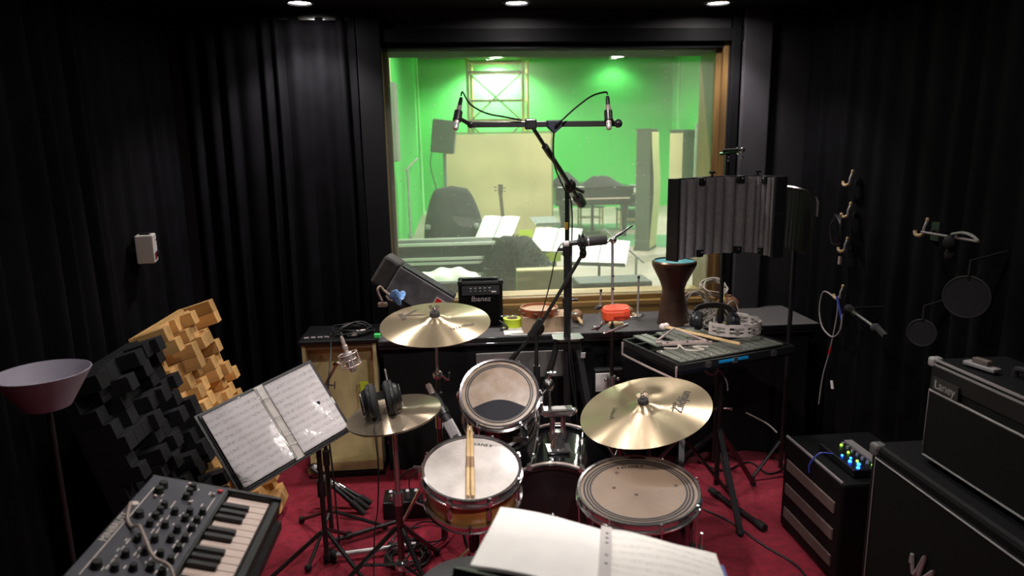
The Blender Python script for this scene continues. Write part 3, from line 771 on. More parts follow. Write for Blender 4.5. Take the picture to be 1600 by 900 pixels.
# ---- drums
def nrm(p, tc, tr=0.):
    d = V((CP.x-p.x, CP.y-p.y, 0)).normalized()
    return (V((0, 0, 1)) + d*math.tan(rad(tc)) - rt*math.tan(rad(tr))).normalized()
def drum(name, label, c, n, r, depth, shell, head, lugs, rot0=0., hoopm=CHR, rings=(), mid=False, logo=None, logoang=90.):
    fr = frame(c, n, rt)
    t = thing(name, label, 'drum', fr)
    R = r*.935
    M = fr
    B(M).lathe([(R-.006, -.004), (R, -.006), (R, -depth+.006), (R-.006, -depth+.004)], n=48, close=True).build('shell', shell, t, fr=fr)
    B(M).lathe([(0, .0), (R*.6, .0), (R+.004, 0.), (R+.005, -.012), (R-.002, -.014), (0, -.006)], n=48).build('batter_head', head, t, fr=fr)
    B(M).lathe([(0, -depth+.004), (R+.003, -depth+.004), (R+.003, -depth-.001), (0, -depth-.001)], n=48).build('resonant_head', H_FT, t, fr=fr)
    hp = [(R+.003, .008), (R+.012, .010), (R+.014, .006), (R+.009, .003), (R+.009, -.018), (R+.018, -.021), (R+.018, -.025), (R+.005, -.024), (R+.006, .002)]
    B(M).lathe(hp, n=56, close=True).build('hoop', hoopm, t, fr=fr)
    B(M @ T(0, 0, -depth) @ RX(PI)).lathe(hp, n=56, close=True).build('hoop', hoopm, t, fr=fr)
    lb = B(fr)
    zm = -depth*.5 if not mid else -depth*.3
    lb.lathe([(0, -.026), (.006, -.024), (.010, -.012), (.010, .012), (.006, .024), (0, .026)], T(R+.010, 0, zm), 10)
    lb.box((R+.003, 0, zm), (.014, .012, .034))
    lug = lb.build('lug', CHR, t, fr=fr)
    rb = B(fr)
    rb.cyl((R+.016, 0, .004), (R+.014, 0, zm+.01), .0032, n=6).cyl((R+.016, 0, .012), (R+.016, 0, .0), .005, n=6)
    rb.box((R+.017, 0, -.012), (.014, .012, .020))
    rod = rb.build('tension_rod', CHR, t, fr=fr)
    for i in range(lugs):
        f2 = fr @ RZ(rad(rot0)+2*PI*i/lugs)
        if i == 0:
            place(lug, t, f2); place(rod, t, f2)
        else:
            copy_part(lug, f2); copy_part(rod, f2)
    for a, b in rings:
        B(M).lathe([(R*a, .0007), (R*b, .0007), (R*b, .0012), (R*a, .0012)], n=48, close=True).build('head_ring', INK, t, fr=fr)
    if logo:
        a = rad(logoang); q = fr @ RZ(a-PI/2) @ T(0, R*logo[1], .0014)
        txt(logo[0], R*logo[2], q, INK, t)
        for s in (-1, 1):
            w = R*logo[2]*1.85
            B(q).tube([(s*w, .2*R*logo[2], 0), (s*(w+.35*R*logo[2]), 0, 0), (s*w, -.25*R*logo[2], 0)], R*logo[2]*.06, 5, sm=4).build('logo_bracket', INK, t)
    return t, fr, R
# snare
pS = GD(737, 731, 2.5)
nS = nrm(pS, 14, 0)
snare, frS, RS = drum('snare_drum', 'amber maple snare drum with worn white head and drumsticks on it', pS, nS, .179, .135, MAPLE, H_SN, 8, 22, logo=('EVANS', .79, .13), logoang=80)
B(frS @ RZ(rad(172))).box((RS+.014, 0, -.07), (.022, .05, .10)).cyl((RS+.02, .0, -.02), (RS+.05, .0, -.02), .006).build('strainer', CHR, snare, fr=frS)
st = thing('snare_stand', 'chrome snare drum stand holding the amber snare', 'drum stand', (pS.x, pS.y+.05, 0))
bc = frS @ V((0, 0, -.22)); bx, by = bc.x, bc.y
B().cyl((bx, by, .08), bc, .014).build('tube', CHR, st)
B().cyl((bx, by, .25), (bx, by, .33), .02).build('clamp', BLKM, st)
for k in range(3):
    a = rad(30+120*k); e = frS @ V((RS*1.02*cos(a), RS*1.02*sin(a), -.152))
    B().tube([bc, frS @ V((RS*.6*cos(a), RS*.6*sin(a), -.19)), e, frS @ V((RS*1.10*cos(a), RS*1.10*sin(a), -.10))], .007, 6).build('basket_arm', CHR, st)
    a = rad(-60+120*k)
    l = B().bar((bx, by, .27), (bx+.27*cos(a), by+.27*sin(a), .02), .02, .008).build('leg', CHR, st, sm=0)
    B().ball((bx+.27*cos(a), by+.27*sin(a), .014), .014).build('rubber_foot', RUB, l)
# drumsticks on the snare
def stick(label, p0, p1, m=STICK, print_=True):
    a, b = V(p0), V(p1); d = (b-a); L = d.length; x = d.normalized()
    fr = frame(a, x)
    t = thing('drumstick', label, 'drumstick', fr, 'drumsticks on the snare')
    B(fr).lathe([(0, 0), (.0062, .001), (.0075, .006), (.0075, L*.72), (.0045, L*.95), (.0032, L*.955)], n=12).build('shaft', m, t)
    B(fr).lathe([(.0032, L*.95), (.0052, L*.965), (.0055, L*.98), (.003, L*.997), (0, L)], n=12).build('tip', m, t)
    B(fr).lathe([(.0077, L*.36), (.0078, L*.37), (.0078, L*.50), (.0077, L*.51)], n=12).build('print_band', mat('stick_print', (.33, .2, .11), .6), t)
    return t
for (px0, py0), (px1, py1), lab in (((731, 776), (731.5, 670), 'wooden drumstick lying on the snare, the one beside the worn grey patch'), ((739, 776), (737, 668), 'wooden drumstick lying on the snare, the one next to the head logo')):
    def hit(px, py, h=.0095):
        d = ray(px, py); o = frS @ V((0, 0, h)); k = (o-CP).dot(nS)/d.dot(nS); return CP+d*k
    a = hit(px0, py0)
    b0 = hit(px1, 690); dirv = (b0-a).normalized()
    stick(lab, a, a+dirv*.40)
# floor tom
pF = GD(997, 765, 2.4)
nF = nrm(pF, 6, 1)
ftom, frF, RF = drum('floor_tom', 'black floor tom with a tan head and dark double rings', pF, nF, .212, .37, BLKG, H_FT, 8, 10, rings=((.82, .85), (.87, .90), (.925, .96)), logo=('EVANS', .71, .11), logoang=92)
for k, (a, r_f) in enumerate(((118, .62), (5, .68), (250, .16), (168, .42))):
    q = frF @ V((RF*r_f*cos(rad(a)), RF*r_f*sin(rad(a)), .0012))
    B(frame(q, nF)).lathe([(0, .0004), (.0065, .0003), (.007, 0)], n=12).build('felt_dot', mat('brown_dot', (.09, .06, .05), .8), ftom)
for k in range(3):
    a = rad(95+120*k); f2 = frF @ RZ(a)
    top = f2 @ V((RF+.022, 0, -.12)); low = f2 @ V((RF+.022, 0, -.37))
    l = B().tube([top, low, (low.x, low.y, .02)], .0055, 8).build('leg', CHR, ftom)
    B().cyl((low.x, low.y, .03), (low.x, low.y, .0), .011, .013).build('rubber_foot', RUB, l)
    B(f2).box((RF+.016, 0, -.20), (.032, .03, .05)).build('leg_bracket', CHR, ftom, bevel=.003, sm=0)
# rack tom
pR = GD(780, 614, 2.75)
nR = nrm(pR, 38, 2)
rtom, frR, RR = drum('rack_tom', 'black rack tom tilted forward with a pitted clear head', pR, nR, .157, .21, BLKG, H_RT, 6, 0, rings=((.835, .87), (.89, .925)))
# dark crescent low on the tom head
cr = [(RR*.62*cos(rad(a)), -RR*.28+RR*.0-RR*.36*sin(rad(a))*-1) for a in range(0, 181, 12)]
arc = [(RR*.83*cos(rad(a)), RR*.83*sin(rad(a))) for a in range(213, 328, 6)]
crown = [(arc[-1][0]*(1-2*i/10), arc[-1][1]+RR*.24*sin(PI*i/10)) for i in range(1, 10)]
B(frR).prism(arc+crown, .0012, .0018).build('lower_patch', mat('navy_patch', (.012, .012, .017), .6, spec=.2), rtom, fr=frR, sm=0)
B(frR).box((RR*.55, -RR-.006, -.10), (.06, .006, .035)).build('badge', CHR, rtom, sm=0)
# bass drum
b0, b1 = V((.373, 2.472, .272)), V((.462, 2.885, .272))
frB = frame(b0, b1-b0, (1, 0, 0)); LB = (b1-b0).length
bd = thing('bass_drum', 'glossy black bass drum lying under the tom mount', 'drum', (.42, 2.68, 0))
B(frB).lathe([(.240, .02), (.246, .02), (.246, LB-.02), (.240, LB-.02)], n=56, close=True).build('shell', BLKG, bd)
B(frB).lathe([(0, .012), (.240, .012), (.240, .016), (0, .016)], n=48).build('batter_head', mat('black_bd_head', (.015, .013, .014), .3), bd)
B(frB).lathe([(0, LB-.016), (.240, LB-.016), (.240, LB-.012), (0, LB-.012)], n=48).build('resonant_head', MATS['black_bd_head'], bd)
for z in (-.005, LB-.035):
    h = B(frB).lathe([(.243, z), (.260, z), (.260, z+.04), (.243, z+.04)], n=64, close=True).build('hoop', BLKG, bd, bevel=.003, sm=0)
    B(frB).lathe([(.2605, z+.012), (.2635, z+.012), (.2635, z+.028), (.2605, z+.028)], n=64, close=True).build('hoop_inlay', NICK, h)
for i in range(8):
    a = PI/8+2*PI*i/8
    q = frB @ RZ(a)
    o = B(q).cyl((.257, 0, -.01), (.257, 0, LB+.01), .0038, n=6).box((.264, 0, .012), (.016, .02, .035)).box((.264, 0, LB-.012), (.016, .02, .035)).build('tension_rod', CHR, bd)
    for zz in (LB*.3, LB*.7):
        B(q).lathe([(0, -.03), (.009, -.02), (.012, 0), (.009, .02), (0, .03)], T(.252, 0, zz), 8).build('lug', CHR, bd)
for s in (-1, 1):
    q = b1 + V((s*.23, .0, -.09)); B().cyl(q, (q.x+s*.07, q.y+.14, .012), .008).build('spur', CHR, bd)
# tom mount on the bass drum
pm = frB @ V((0, 0, LB*.42)); ptop = V((pm.x+.0, pm.y, .518))
tm = thing('tom_mount', 'chrome double tom mount standing on the bass drum', 'drum mount', ptop)
B().box(ptop+V((0, -.01, .006)), (.10, .085, .012)).build('base_plate', CHR, tm, bevel=.004, sm=0)
B().lathe([(0, .012), (.032, .012), (.028, .035), (.02, .05), (.02, .08), (0, .08)], T(ptop), 16).build('socket', CHR, tm)
for s in (-.022, .022): B().cyl(ptop+V((s, 0, .05)), ptop+V((s, 0, .16)), .011).build('post', CHR, tm)
B().box(ptop+V((0, 0, .165)), (.13, .06, .03)).build('receiver_block', CHR, tm, bevel=.008, sm=0)
B().box(ptop+V((0, -.02, .183)), (.06, .035, .012)).build('label_plate', SILV, tm, bevel=.003, sm=0)
for s in (-1, 1): B().ball(ptop+V((s*.066, -.015, .17)), .014).build('wing_bolt', CHR, tm)
arm0 = ptop+V((-.03, 0, .17)); arm1 = ptop+V((-.03, .05, .26)); arm2 = frR @ V((RR+.005, .0, -.08))
B().tube([arm0, arm1, arm2], .010, 8).build('l_arm', DSTEEL, tm)
B().ball(arm1, .027, k=(1, 1, 1.1)).build('ball_joint', DSTEEL, tm)
B().tube([arm1+V((0, 0, .02)), arm1+V((.01, -.01, .055)), arm1+V((.03, -.02, .06))], .006, 6, sm=3).ball(arm1+V((.012, -.012, .058)), .013, k=(1.6, .8, .6)).build('wing_nut', CHR, tm)
B(frR).box((RR+.014, 0, -.08), (.03, .045, .06)).build('tom_bracket', CHR, tm, bevel=.005, sm=0)
B(frame(ptop+V((0, -.05, -.012)), (0, -.42, 1), (1, 0, 0))).box((0, 0, .004), (.055, .024, .002)).build('badge', SILV, tm, sm=0)
txt('CB', .02, frame(ptop+V((0, -.052, -.006)), (0, -.42, 1), (1, 0, 0)), INK, tm)
# bass pedal in front of the batter head
t = thing('bass_pedal', 'black bass drum pedal on the red carpet behind the kit', 'drum pedal', (.33, 2.25, 0))
B().box((.345, 2.275, .03), (.09, .28, .012), RX(rad(9))).build('footboard', BLKM, t, bevel=.004, sm=0)
B().box((.345, 2.415, .008), (.20, .04, .014)).build('hoop_clamp', DSTEEL, t, sm=0)
for s in (-1, 1): B().bar((.345+s*.06, 2.425, .01), (.345+s*.05, 2.425, .20), .016).build('upright', DSTEEL, t, sm=0)
B().cyl((.285, 2.425, .20), (.405, 2.425, .20), .008).cyl((.345, 2.425, .20), (.345, 2.355, .36), .004).ball((.345, 2.355, .37), .02, k=(1, 1, 1.4)).build('beater', DSTEEL, t)

# ---- stands
def tripod(t, x, y, zh, R, m, a0=90, zb=None, w=.011, foot=True, flat=False):
    for k in range(3):
        a = rad(a0+120*k); e = V((x+R*cos(a), y+R*sin(a), .016)); s = V((x+.015*cos(a), y+.015*sin(a), zh))
        bb = B()
        if flat: bb.bar(s, e, w*2.2, w*.9)
        else: bb.cyl(s, e, w, n=8)
        l = bb.build('leg', m, t, sm=0 if flat else 35)
        if foot: B().ball((e.x, e.y, .016), .016).build('rubber_foot', RUB, l)
        if zb:
            mid = s.lerp(e, .5); B().cyl((x, y, zb), mid, w*.6, n=6).build('brace', m, l)
def cymbal(par, c, n, R, m, bell=.055, drop=.016, name='cymbal'):
    fr = frame(c, n, rt)
    top = [(.006, .020), (.02, .0205), (.034, .017), (bell*.85, .010), (bell, .006)]
    N = 10
    for i in range(1, N+1):
        q = i/N; r = bell+(R-bell)*q; top.append((r, .006-.002*q-(drop)*q**1.8))
    bot = [(r, z-.0014) for r, z in reversed(top)]
    return B(fr).lathe(top+bot, n=72, close=True).build(name, m, par, fr=fr, sm=50), fr
def cym_hw(t, fr, z0=.02, m=CHR):
    B(fr).lathe([(0, z0), (.02, z0), (.021, z0+.004), (.021, z0+.018), (.018, z0+.022), (0, z0+.022)], n=18).build('felt_washer', mat('grey_felt', (.045, .042, .042), .9), t)
    B(fr).cyl((0, 0, -.05), (0, 0, z0+.045), .004, n=8).build('tilter_rod', m, t)
    B(fr).ball((0, 0, z0+.032), .009).box((.013, 0, z0+.040), (.016, .005, .016), RY(rad(30))).box((-.013, 0, z0+.040), (.016, .005, .016), RY(rad(-30))).build('wing_nut', m, t)
# left crash
pL = GD(680, 501, 2.87); nL = nrm(pL, 9.5, 1.5)
t = thing('crash_cymbal', 'thin bronze crash cymbal with large dark letter in front of the small amplifier', 'cymbal', (pL.x, pL.y, pL.z-.02))
o, frL = cymbal(t, pL, nL, .229, CYM)
cym_hw(t, frL)
def cym_text(word, size, fr, x, y, rot, R, par, m, bell=.055, drop=.016, shear=0., sx=1.):
    """printed lettering that follows the curved face of a cymbal"""
    o = txt(word, size, fr, m, par, shear=shear, sx=sx, ext=.0002)
    rm = MX.Rotation(rad(rot), 3, 'Z')
    import bmesh
    bm = bmesh.new(); bm.from_mesh(o.data)
    bmesh.ops.subdivide_edges(bm, edges=[e for e in bm.edges if e.calc_length() > .012], cuts=3)
    bmesh.ops.triangulate(bm, faces=bm.faces)
    for v in bm.verts:
        p = rm @ V((v.co.x, v.co.y, 0)); px_, py_ = p.x+x, p.y+y
        r = math.hypot(px_, py_); q = max(0, (r-bell)/(R-bell))
        v.co = V((px_, py_, .006-.002*q-drop*q**1.8+.0016+(v.co.z)))
    bm.to_mesh(o.data); bm.free()
    return o
cym_text('K', .12, frL, -.108, .062, 22, .229, t, INKB, sx=1.5)
cym_text('Istanbul', .036, frL, .115, -.07, 34, .229, t, INKB, shear=.2)
ps = V((pL.x+.0, pL.y+.03, 0)); jt = V((ps.x, ps.y, .80))
t = thing('cymbal_stand', 'chrome cymbal stand carrying the cymbal in front of the small amplifier', 'cymbal stand', ps)
B().cyl((ps.x, ps.y, .04), (ps.x, ps.y, .58), .0125).build('base_tube', DSTEEL, t)
B().cyl((ps.x, ps.y, .55), (ps.x, ps.y, .80), .009).build('middle_tube', DSTEEL, t)
B().tube([jt, frL @ V((0, 0, -.05)), frL @ V((0, 0, -.02))], .006, 8).build('top_rod', STEEL, t)
B().ball(jt, .022).build('tilter', CHR, t)
B().tube([jt+V((.02, -.01, 0)), jt+V((.045, -.015, -.02)), jt+V((.05, -.02, .015))], .005, 6, sm=3).build('wing_nut', CHR, t)
B().cyl((ps.x, ps.y, .56), (ps.x, ps.y, .62), .018).build('clamp', CHR, t)
tripod(t, ps.x, ps.y, .42, .24, CHR, 60, .15, .008)
# right ride
pQ = GD(1007, 637, 2.72); nQ = nrm(pQ, 8.5, 11)
t = thing('ride_cymbal', 'large tilted bronze ride cymbal above the floor tom', 'cymbal', (pQ.x, pQ.y, pQ.z-.02))
o, frQ = cymbal(t, pQ, nQ, .259, CYM, .06)
cym_hw(t, frQ)
cym_text('Zildjian', .056, frQ, .145, -.015, 64, .259, t, INK, .06, shear=.15)
cym_text('Avedis', .02, frQ, .108, -.035, 64, .259, t, INKB, .06)
cym_text('A', .03, frQ, -.135, -.03, -110, .259, t, INKB, .06)
cym_text('Zildjian', .022, frQ, -.122, .01, -110, .259, t, INKB, .06)
ps = V((pQ.x+.04, pQ.y+.06, 0))
t = thing('cymbal_stand', 'chrome cymbal stand under the large ride cymbal', 'cymbal stand', ps)
B().cyl((ps.x, ps.y, .04), (ps.x, ps.y, .45), .0125).build('base_tube', CHR, t)
B().tube([(ps.x, ps.y, .42), (ps.x, ps.y, .64), frQ @ V((0, 0, -.06)), frQ @ V((0, 0, -.025))], .007, 8).build('top_rod', CHR, t)
B().cyl((ps.x, ps.y, .42), (ps.x, ps.y, .48), .018).build('clamp', CHR, t)
tripod(t, ps.x, ps.y, .36, .26, CHR, 95, .14, .008)
# hi-hat
pH = GD(615, 643, 2.6); nH = nrm(pH, 2.5, 8)
t = thing('hi_hat', 'pair of bronze hi-hat cymbals with headphones resting on top', 'cymbal', (pH.x, pH.y, pH.z-.03))
o, frH = cymbal(t, pH, nH, .178, CYM2, .045, .012, 'top_cymbal')
o2, _ = cymbal(t, frH @ V((0, 0, -.022)), -nH, .178, CYM2, .045, .012, 'bottom_cymbal')
B(frH).lathe([(0, .022), (.018, .022), (.018, .05), (.012, .055), (.012, .075), (0, .075)], n=16).build('clutch', CHR, t)
B(frH).cyl((.01, 0, .062), (.04, -.01, .066), .004, n=8).build('clutch_screw', CHR, t)
B(frH).cyl((0, 0, -.03), (0, 0, .17), .0035, n=8).build('pull_rod', STEEL, t)
ps = V((pH.x+.0, pH.y, 0))
t = thing('hi_hat_stand', 'dark chrome hi-hat stand with pedal on the red carpet', 'cymbal stand', ps)
B().cyl((ps.x, ps.y, .06), (ps.x, ps.y, .42), .0135).build('base_tube', DSTEEL, t)
B().cyl((ps.x, ps.y, .40), (ps.x, ps.y, pH.z-.045), .0105).build('upper_tube', CHR, t)
B().cyl((ps.x, ps.y, .40), (ps.x, ps.y, .45), .02).build('clamp', CHR, t)
B().ball((ps.x-.025, ps.y, .43), .012).build('clamp_screw', CHR, t)
B().ball((ps.x, ps.y, .14), .03).build('leg_collar', CHR, t)
tripod(t, ps.x, ps.y, .30, .30, BLKM, 65, .14, .010)
B().box((ps.x-.10, ps.y-.16, .03), (.075, .26, .012), RZ(rad(-35)) @ RX(rad(8))).build('footboard', STEEL, t, bevel=.004, sm=0)

# ---- headphones
def headphones(name, label, fr, gap, cupr=.045, m=BLK, band=.085, cup_tilt=0.):
    t = thing(name, label, 'headphones', fr)
    for s in (-1, 1):
        q = fr @ T(s*gap/2, 0, 0) @ RY(s*PI/2) @ RX(rad(cup_tilt))
        c = B(q).lathe([(0, .036), (cupr*.5, .036), (cupr*.72, .030), (cupr*.80, .018), (cupr*.98, .014), (cupr, .004), (cupr*.9, 0), (0, 0)], n=28).build('ear_cup', m, t)
        B(q).lathe([(cupr*.55, -.002), (cupr*.6, -.014), (cupr*.8, -.020), (cupr*.98, -.012), (cupr, .002), (cupr*.8, .004)], n=28, close=True).build('ear_pad', RUB, c)
        B(q).tor(T(0, 0, .038), cupr*.62, .0035, 24, 6).build('cup_ring', DSTEEL, c)
        B(fr).tube([(s*(gap/2+.03), 0, -.0), (s*(gap/2+.032), 0, cupr*.9), (s*(gap/2+.012), 0, band*.75)], .006, 8, sm=4).build('yoke', m, t)
    w = gap/2+.014
    pts = [(w*cos(PI*i/14), 0, band*.72+(band*.55)*sin(PI*i/14)) for i in range(15)]
    bb = B(fr); vs = []
    for (x, y, z) in pts:
        for dy, dr in ((-.016, 0), (.016, 0), (.016, .008), (-.016, .008)):
            k = 1+dr/max(.03, math.hypot(x, z-band*.72)); vs.append((x*k, dy, band*.72+(z-band*.72)*k))
    fs = []
    for i in range(14):
        for j in range(4): fs.append((i*4+j, i*4+(j+1) % 4, i*4+4+(j+1) % 4, i*4+4+j))
    fs += [(3, 2, 1, 0), (56, 57, 58, 59)]
    bb.add(vs, fs).build('headband', RUB, t, sm=50)
    return t
hp = headphones('headphones', 'large black studio headphones lying on the hi-hat', frH @ T(-.028, -.035, .068) @ RZ(rad(14)) @ RX(rad(-104)), .066, .066, BLK, .10)
e = frH @ V((-.03, -.08, .03))
B().tube([e, e+V((-.01, -.09, -.02)), e+V((-.005, -.11, -.15)), e+V((-.02, -.08, -.33)), e+V((-.05, .0, -.5)), (e.x-.06, e.y+.05, .03), (e.x+.04, e.y+.12, .012)], .0028, 6, sm=6).build('cable', CABLE, hp)

# ---- overhead stereo pair
PX, PY = .548, 3.22
pt = GY(880, 290, PY)
t = thing('overhead_stand', 'tall black tripod stand with boom carrying the stereo microphone bar', 'microphone stand', (PX, PY, 0))
B().cyl((PX, PY, .08), (PX, PY, .84), .0195).build('lower_pole', BLKM, t)
B().cyl((PX, PY, .84), (PX, PY, 1.30), .0175).build('middle_pole', BLKM, t)
B().cyl((PX, PY, 1.28), (PX, PY, pt.z+.02), .011).build('upper_pole', BLKM, t)
B().cyl((PX, PY, 1.235), (PX, PY, 1.30), .022).build('clamp', BLKM, t)
B().cyl((PX-.02, PY, 1.265), (PX-.045, PY, 1.265), .009).build('clamp_knob', BLKM, t)
B().cyl((PX, PY, 1.36), (PX, PY, 1.395), .0118).build('yellow_band', mat('yellow_label', (.75, .5, .06), .5), t)
B().cyl((PX, PY, .985), (PX, PY, 1.03), .023).cyl((PX+.02, PY-.005, 1.02), (PX+.05, PY-.01, 1.02), .008).build('clamp', BLKM, t)
B().prism([(-.075, -.04), (-.05, -.06), (.05, -.06), (.075, -.04), (.07, .05), (-.07, .05)], .825, .837, T(PX, PY, 0)).build('hub_plate', DSTEEL, t, sm=0)
B().box((PX, PY, .80), (.12, .05, .05)).build('hub', BLKM, t, sm=0, bevel=.004)
for k, (dx, dy) in enumerate(((-.30, -.16), (.14, -.34), (.20, .16))):
    s = V((PX+(.05 if dx > 0 else -.05), PY, .80)); e = V((PX+dx, PY+dy, .015))
    l = B().bar(s, e, .03, .014).build('leg', BLKM, t, sm=0)
    B().ball(e, .017).build('rubber_foot', RUB, l)
    B().cyl((PX, PY, .2), s.lerp(e, .55), .006, n=6).build('brace', BLKM, l)
B().box((PX+.067, PY-.058, .755), (.022, .004, .03), RX(rad(20))).build('sticker', WHITEP, t, sm=0)
bc_ = GY(845, 193, 2.72)
bl, br = GY(724, 195, 2.72), GY(966, 193, 2.72)
jn = GY(829, 194, 2.72)
piv = V((PX+.01, PY-.03, pt.z))
bdir = (jn-piv).normalized()
tail = piv - bdir*.16
B().cyl(piv-bdir*.13, piv.lerp(jn, .55), .011).build('boom_tube', BLKM, t)
B().cyl(piv.lerp(jn, .5), jn, .008).build('boom_rod', BLKM, t)
B().cyl(piv.lerp(jn, .52), piv.lerp(jn, .68), .014).build('boom_clutch', BLKM, t)
B().ball(piv, .028, k=(1, .9, 1.2)).build('boom_joint', BLKM, t)
B().cyl(tail+bdir*.02, tail-bdir*.05, .026).build('counterweight', BLKM, t)
B().cyl(piv+V((.02, -.02, -.01)), piv+V((.06, -.03, -.03)), .008).build('joint_knob', BLKM, t)
sb = thing('stereo_bar', 'long black stereo microphone bar with engraved scale', 'microphone bar', bc_)
B().bar(bl+V((.02, 0, 0)), br-V((.01, 0, 0)), .02, .022).build('bar', mat('satin_black', (.03, .03, .03), .3), sb, bevel=.003, sm=0)
B().ball(br, .017).build('end_knob', BLKM, sb)
B().box(jn, (.045, .035, .04)).build('mount_clamp', BLKM, sb, bevel=.006, sm=0)
jc = GY(866, 197, 2.71)
B().prism([(-.03, .022), (.03, .022), (.028, -.004), (.0, -.028), (-.028, -.004)], -.018, .018, frame(jc, (0, -1, 0), (1, 0, 0))).build('cable_clip', mat('blue_black', (.012, .016, .028), .5), sb, bevel=.004, sm=0)
for a, b, nm in (((711.5, 202), (719.5, 158), 'left'), ((951.5, 202), (949.5, 156), 'right')):
    p0, p1 = GY(a[0], a[1], 2.66 if nm == 'left' else 2.68), GY(b[0], b[1], 2.72)
    fr = frame(p0, p1-p0); L = (p1-p0).length
    m = thing('pencil_microphone', 'silver pencil microphone on the bar end above the crash cymbal' if nm == 'left' else 'silver pencil microphone with red dot on the bar end above the goblet drum', 'microphone', fr)
    B(fr).lathe([(0, 0), (.009, 0), (.0105, .003), (.0105, L*.8), (.009, L*.82), (0, L*.82)], n=16).build('body', NICK, m)
    B(fr).lathe([(0, L*.82), (.0085, L*.82), (.0085, L), (.006, L*1.12), (0, L*1.15)], n=14).build('connector', BLKM, m)
    B(fr).lathe([(.0106, .003), (.0111, .004), (.0111, .022), (.0106, .023)], n=16).build('grille', STEEL, m)
    s = 1 if nm == 'left' else -1
    c = thing('microphone_clip', 'black clip joining the tilted pencil microphone to the bar' if nm == 'left' else 'black clip joining the upright pencil microphone to the bar', 'microphone clip', fr)
    B(fr).lathe([(.0125, L*.30), (.0165, L*.30), (.0165, L*.62), (.0125, L*.62)], n=14, close=True).build('collar', BLKM, c)
    e = bl+V((.028, 0, 0)) if nm == 'left' else V((p0.x+.012, br.y-.016, br.z+.006))
    B().cyl(fr @ V((0, 0, L*.42)), e, .008).ball(e, .014).build('swivel', BLKM, c)
    if nm == 'right': B(fr).ball((.0, -.0105, L*.5), .003).build('red_dot', RED, m)
def cable(label, pts, r=.0035, m=CABLE, name='microphone_cable', cat='cable', sm=7, group=None):
    return tag(B().tube(pts, r, 6, sm=sm).build(name, m), label, cat, group)
cable('black cable arcing from the tilted pencil microphone to the stereo bar', [GY(720.5, 150, 2.72), GY(723, 144, 2.72), GY(735, 163, 2.71), GY(760, 177, 2.70), GY(790, 183, 2.70), GY(815, 188, 2.705)])
cable('black cable running from the upright pencil microphone down the boom and pole', [GY(949, 148, 2.72), GY(946, 144, 2.72), GY(925, 150, 2.71), GY(900, 168, 2.70), GY(879, 187, 2.69), GY(868, 197, 2.685), GY(864.5, 225, 2.78), GY(867, 260, 2.95), GY(880, 292, 3.10), GY(893, 320, 3.16), GY(893, 400, 3.17), GY(892, 480, 3.17), GY(890, 560, 3.14), (PX+.05, PY-.1, .3), (PX+.06, PY-.14, .02)], .0035)
cable('second black cable hanging straight beside the overhead stand pole', [GY(886, 305, 3.16), GY(888.5, 330, 3.17), GY(888, 420, 3.18), GY(887, 500, 3.18), (PX+.035, PY-.06, .5), (PX+.03, PY-.08, .02)], .003)

# ---- boom microphone
sx, sy = GY(838, 515, 3.08).x, 3.08
jz = GY(838, 513, 3.08)
t = thing('boom_stand', 'black microphone stand with slanted boom crossing the overhead pole', 'microphone stand', (sx, sy, 0))
B().cyl((sx, sy, .03), (sx, sy, .70), .0125).build('lower_pole', BLKM, t)
B().cyl((sx, sy, .66), (sx, sy, .74), .016).build('clutch', BLKM, t)
B().cyl((sx, sy, .72), jz, .008).build('upper_pole', BLKM, t)
a1 = GY(911, 396, 3.02); a0 = GY(794, 568, 3.10)
B().cyl(jz+V((0, -.03, 0)), a1, .0085).build('boom_arm', BLKM, t)
B().cyl(jz+V((0, -.03, 0)), a0, .0085).cyl(a0.lerp(jz, .3), a0, .013).build('boom_tail', BLKM, t)
B().ball(jz+V((.008, -.005, .0)), .03, k=(1, .7, 1.1)).build('boom_joint', BLKM, t)
B().bar(jz+V((-.035, -.035, -.03)), jz+V((.02, -.035, .05)), .026, .03).build('boom_clamp', BLKM, t, sm=0, bevel=.004)
B().ball(a1, .017, k=(1, 1, 1.4)).build('end_swivel', BLKM, t)
tripod(t, sx, sy, .16, .26, BLKM, 100, None, .008)
m0, m1 = GY(902, 379, 3.0), GY(948, 374.5, 2.99)
fr = frame(m0, m1-m0, (0, 0, 1)); L = (m1-m0).length
m = thing('condenser_microphone', 'black side microphone lying horizontal in a ring shock mount', 'microphone', fr)
B(fr).lathe([(0, 0), (.016, .002), (.0195, .01), (.0215, .03), (.0215, L-.006), (.019, L), (0, L)], n=20).build('body', mat('matt_black', (.018, .018, .018), .6), m)
B(fr).lathe([(0, -.065), (.009, -.062), (.012, -.05), (.012, 0), (0, .0)], n=14).build('connector', BLKM, m)
B(fr).lathe([(.0125, -.062), (.0128, -.06), (.0128, -.04), (.0125, -.038)], n=14).build('connector_sleeve', WHITEP, m)
B(fr).lathe([(.0217, .045), (.022, .046), (.022, .05), (.0217, .051)], n=20).build('silver_band', STEEL, m)
c = thing('shock_mount', 'black ring shock mount holding the horizontal microphone', 'shock mount', fr)
B(fr).tor(T(0, 0, .03), .034, .005, 28, 8).tor(T(0, 0, .012), .034, .004, 28, 8).build('ring', BLKM, c)
for k in range(6):
    a = 2*PI*k/6+.3; B(fr).cyl((.034*cos(a), .034*sin(a), .02), (.0225*cos(a+.5), .0225*sin(a+.5), .022), .0018, n=5).build('elastic', RUB, c)
lowp = a1+V((.004, 0, .022))
B().tube([fr @ V((-.034, -.012, .022)), fr @ V((-.055, 0, .022)), lowp], .006, 8).build('yoke', DSTEEL, c)
